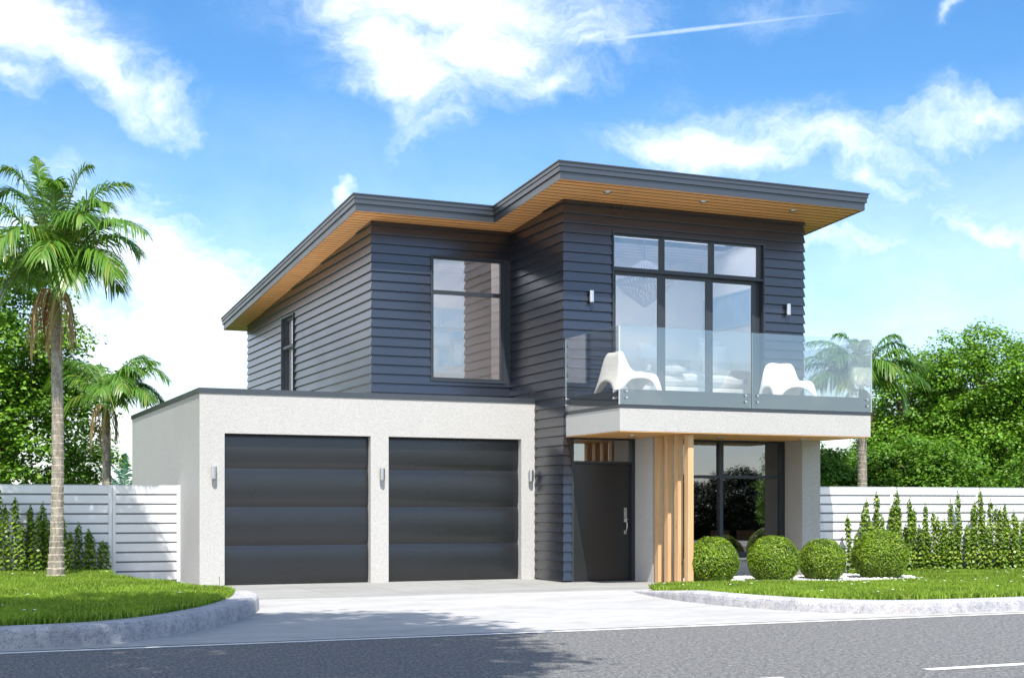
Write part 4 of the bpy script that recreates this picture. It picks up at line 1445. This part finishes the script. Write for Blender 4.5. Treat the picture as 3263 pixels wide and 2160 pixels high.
# leafy trees
def tree_parts(seed, ell, n_cl, per, leafs, base=(0, 0), th=2.0, tr=.16, mat='tree_leaf', cl=.55, flat=.45, zmin=.5):
    """ell: list of (cx,cy,cz,rx,ry,rz) lobes forming the crown"""
    r = np.random.default_rng(seed)
    vol = np.array([e[3] * e[4] * e[5] for e in ell]); vol = vol ** .75; vol /= vol.sum()
    cs = []
    for k in range(n_cl):
        e = ell[r.choice(len(ell), p=vol)]
        d = r.normal(size=3); d /= np.linalg.norm(d)
        rad = r.uniform(.25, 1) ** .45
        cs.append([e[0] + d[0] * e[3] * rad, e[1] + d[1] * e[4] * rad, max(zmin, e[2] + d[2] * e[5] * rad)])
    cs = np.array(cs)
    P_, N_ = [], []
    for c in cs:
        s = cl * r.uniform(.6, 1.25)
        d = r.normal(size=(per, 3)); d /= np.linalg.norm(d, axis=1, keepdims=True)
        q = d * (r.uniform(0, 1, (per, 1)) ** .5)
        tilt = r.normal(0, .22, 2)
        p = q * np.array([s, s, s * flat]); p[:, 2] += p[:, 0] * tilt[0] + p[:, 1] * tilt[1]
        p[:, 2] -= (q[:, 0] ** 2 + q[:, 1] ** 2) * s * .28
        P_.append(c + p)
        N_.append(np.array([0, 0, 1.0]) + q * .8 + r.normal(0, .38, (per, 3)))
    P_ = np.concatenate(P_); N_ = np.concatenate(N_)
    v = leaves(P_, N_, r.uniform(leafs * .65, leafs * 1.25, len(P_)), .72, .35)
    crown = np_mesh('crown', v, 4, M[mat])
    mb = MB(); rr = random.Random(seed)
    ctr = np.array([np.average([e[i] for e in ell], weights=vol) for i in range(3)])
    top = Vector((ctr[0], ctr[1], max(c[2] for c in cs) * .88))
    b0 = Vector((base[0], base[1], 0))
    pts = []
    for i in range(9):
        f = i / 8
        q = b0.lerp(top, f); hx_ = f * f
        q.x = b0.x + (top.x - b0.x) * hx_ + .12 * math.sin(f * 7 + seed); q.y = b0.y + (top.y - b0.y) * hx_ + .1 * math.cos(f * 6 + seed)
        pts.append(q)
    mb.tube(pts, [tr * (1.25 if i == 0 else 1) * (1 - .85 * i / 8) for i in range(9)], 10)
    for c in cs[::max(1, n_cl // 48)]:
        c = Vector(c)
        f = min(.9, max(.2, (c.z - .8) / (top.z + .1) * .75))
        k = f * 8; i = int(k); s = pts[i].lerp(pts[min(8, i + 1)], k - i)
        m1 = s.lerp(c, .5) + Vector((rr.gauss(0, .15), rr.gauss(0, .15), rr.uniform(-.1, .25)))
        mb.tube([s, m1, c], [tr * .30, tr * .17, tr * .05], 6, cap=False)
    trunk = mb.build('trunk', M['bark'], smooth=True)
    return trunk, crown


def plant_tree(parts, loc, label, grp=None, sc_=1.0, rz=0, fresh=False, name='tree'):
    t = empty(name, loc, rz, label, 'tree', grp)
    t.scale = (sc_, sc_, sc_) if not hasattr(sc_, '__len__') else sc_
    for p in parts:
        o = p if fresh else p.copy()
        if not fresh: COL.objects.link(o)
        o.parent = t
    return t


TG = 'leafy trees behind the fences'
# broad tall tree at the left
A = tree_parts(11, [(0, 0, 4.9, 2.1, 2.0, 2.4), (.2, 0, 2.9, 2.6, 2.2, 2.2), (-1.6, 0, 4.6, 2.0, 1.8, 2.2)], 580, 165, .100)
plant_tree(A, (1.9, 37.6, 0), 'broad dense leafy tree behind the left fence and tall palm', TG, fresh=True, sc_=1.1)
B = tree_parts(23, [(0, 0, 4.6, 1.75, 1.7, 1.9), (-.3, 0, 2.9, 2.1, 2.0, 1.7), (1.2, .3, 3.9, 1.6, 1.5, 1.6)], 540, 165, .098)
plant_tree(B, (28.1, 31.2, 0), 'tallest leafy tree behind the right fence with its trunk showing', TG, fresh=True, sc_=1.02)
C3 = tree_parts(31, [(0, 0, 3.6, 1.15, 1.1, 1.6), (0, 0, 2.2, 1.5, 1.3, 1.4)], 280, 150, .095)
plant_tree(C3, (27.2, 33.6, 0), 'slimmer leafy tree between the right palm and the tallest tree', TG, fresh=True, sc_=1.14)
D4 = tree_parts(47, [(0, 0, 1.75, 1.7, 1.3, 1.25), (1.4, 0, 1.6, 1.2, 1.2, 1.1)], 280, 140, .092, th=1, mat='dark_leaf')
plant_tree(D4, (21.3, 30.5, 0), 'low bushy tree behind the right fence beside the corner pier', TG, fresh=True, name='bushy_tree')
plant_tree(D4, (24.4, 29.4, 0), 'low bushy tree behind the right fence just right of the palm trunk', TG, rz=2, name='bushy_tree', sc_=1.05)
plant_tree(D4, (24.6, 24.9, 0), 'low bushy tree behind the right fence at the right edge', TG, rz=4, name='bushy_tree', sc_=.95)
plant_tree(B, (33.3, 31.2, 0), 'leafy tree at the right edge, behind and right of the tallest one', TG, rz=2.4, sc_=.92)
plant_tree(C3, (-.6, 36.2, 0), 'leafy tree at the left edge behind the broad dense one', TG, rz=1, sc_=1.1)

# trees across the street (behind the photographer; mirrored in the glass, throwing the shade on the road)
OG = 'street trees on the near side of the road'
shaded_crown = D4[1].copy(); shaded_crown.data = D4[1].data.copy(); shaded_crown.data.materials[0] = M['shaded_leaf']; HG = (D4[0], shaded_crown)  # crown copy with darkened leaf colour, so it mirrors as a silhouette
n_ = 0
for x in np.arange(-12, 52, 1.7):
    n_ += 1
    plant_tree(HG, (x, -5.5 - .8 * math.sin(n_ * 1.9), -.5), f'low dark bushy tree in the row across the street, {ordinal(n_)} from its left end', OG, sc_=.86 + .12 * math.sin(n_ * 2.7) + .005 * x, rz=n_ * 1.3, name='bushy_tree')
plant_tree(C3, (28.6, .9, 0), 'slim young street tree mirrored in the right half of the ground floor window', OG, sc_=.66, rz=.4)
S5 = tree_parts(61, [(0, 0, 10.4, 3.4, 3.3, 1.3), (-2.8, 1.0, 10.2, 2.6, 3.0, 1.2), (1.9, 1.6, 10.6, 1.9, 2.2, 1.0), (-.6, 3.4, 10.2, 2.3, 1.7, .9), (1.5, -1.9, 10.9, 1.5, 1.2, .6)], 520, 80, .17, base=(-5.6, -3.4), tr=.26, cl=.75)
plant_tree(S5, (.2, 6.2, 0), 'high spreading tree whose crown shades the road and left kerb', OG, fresh=True)
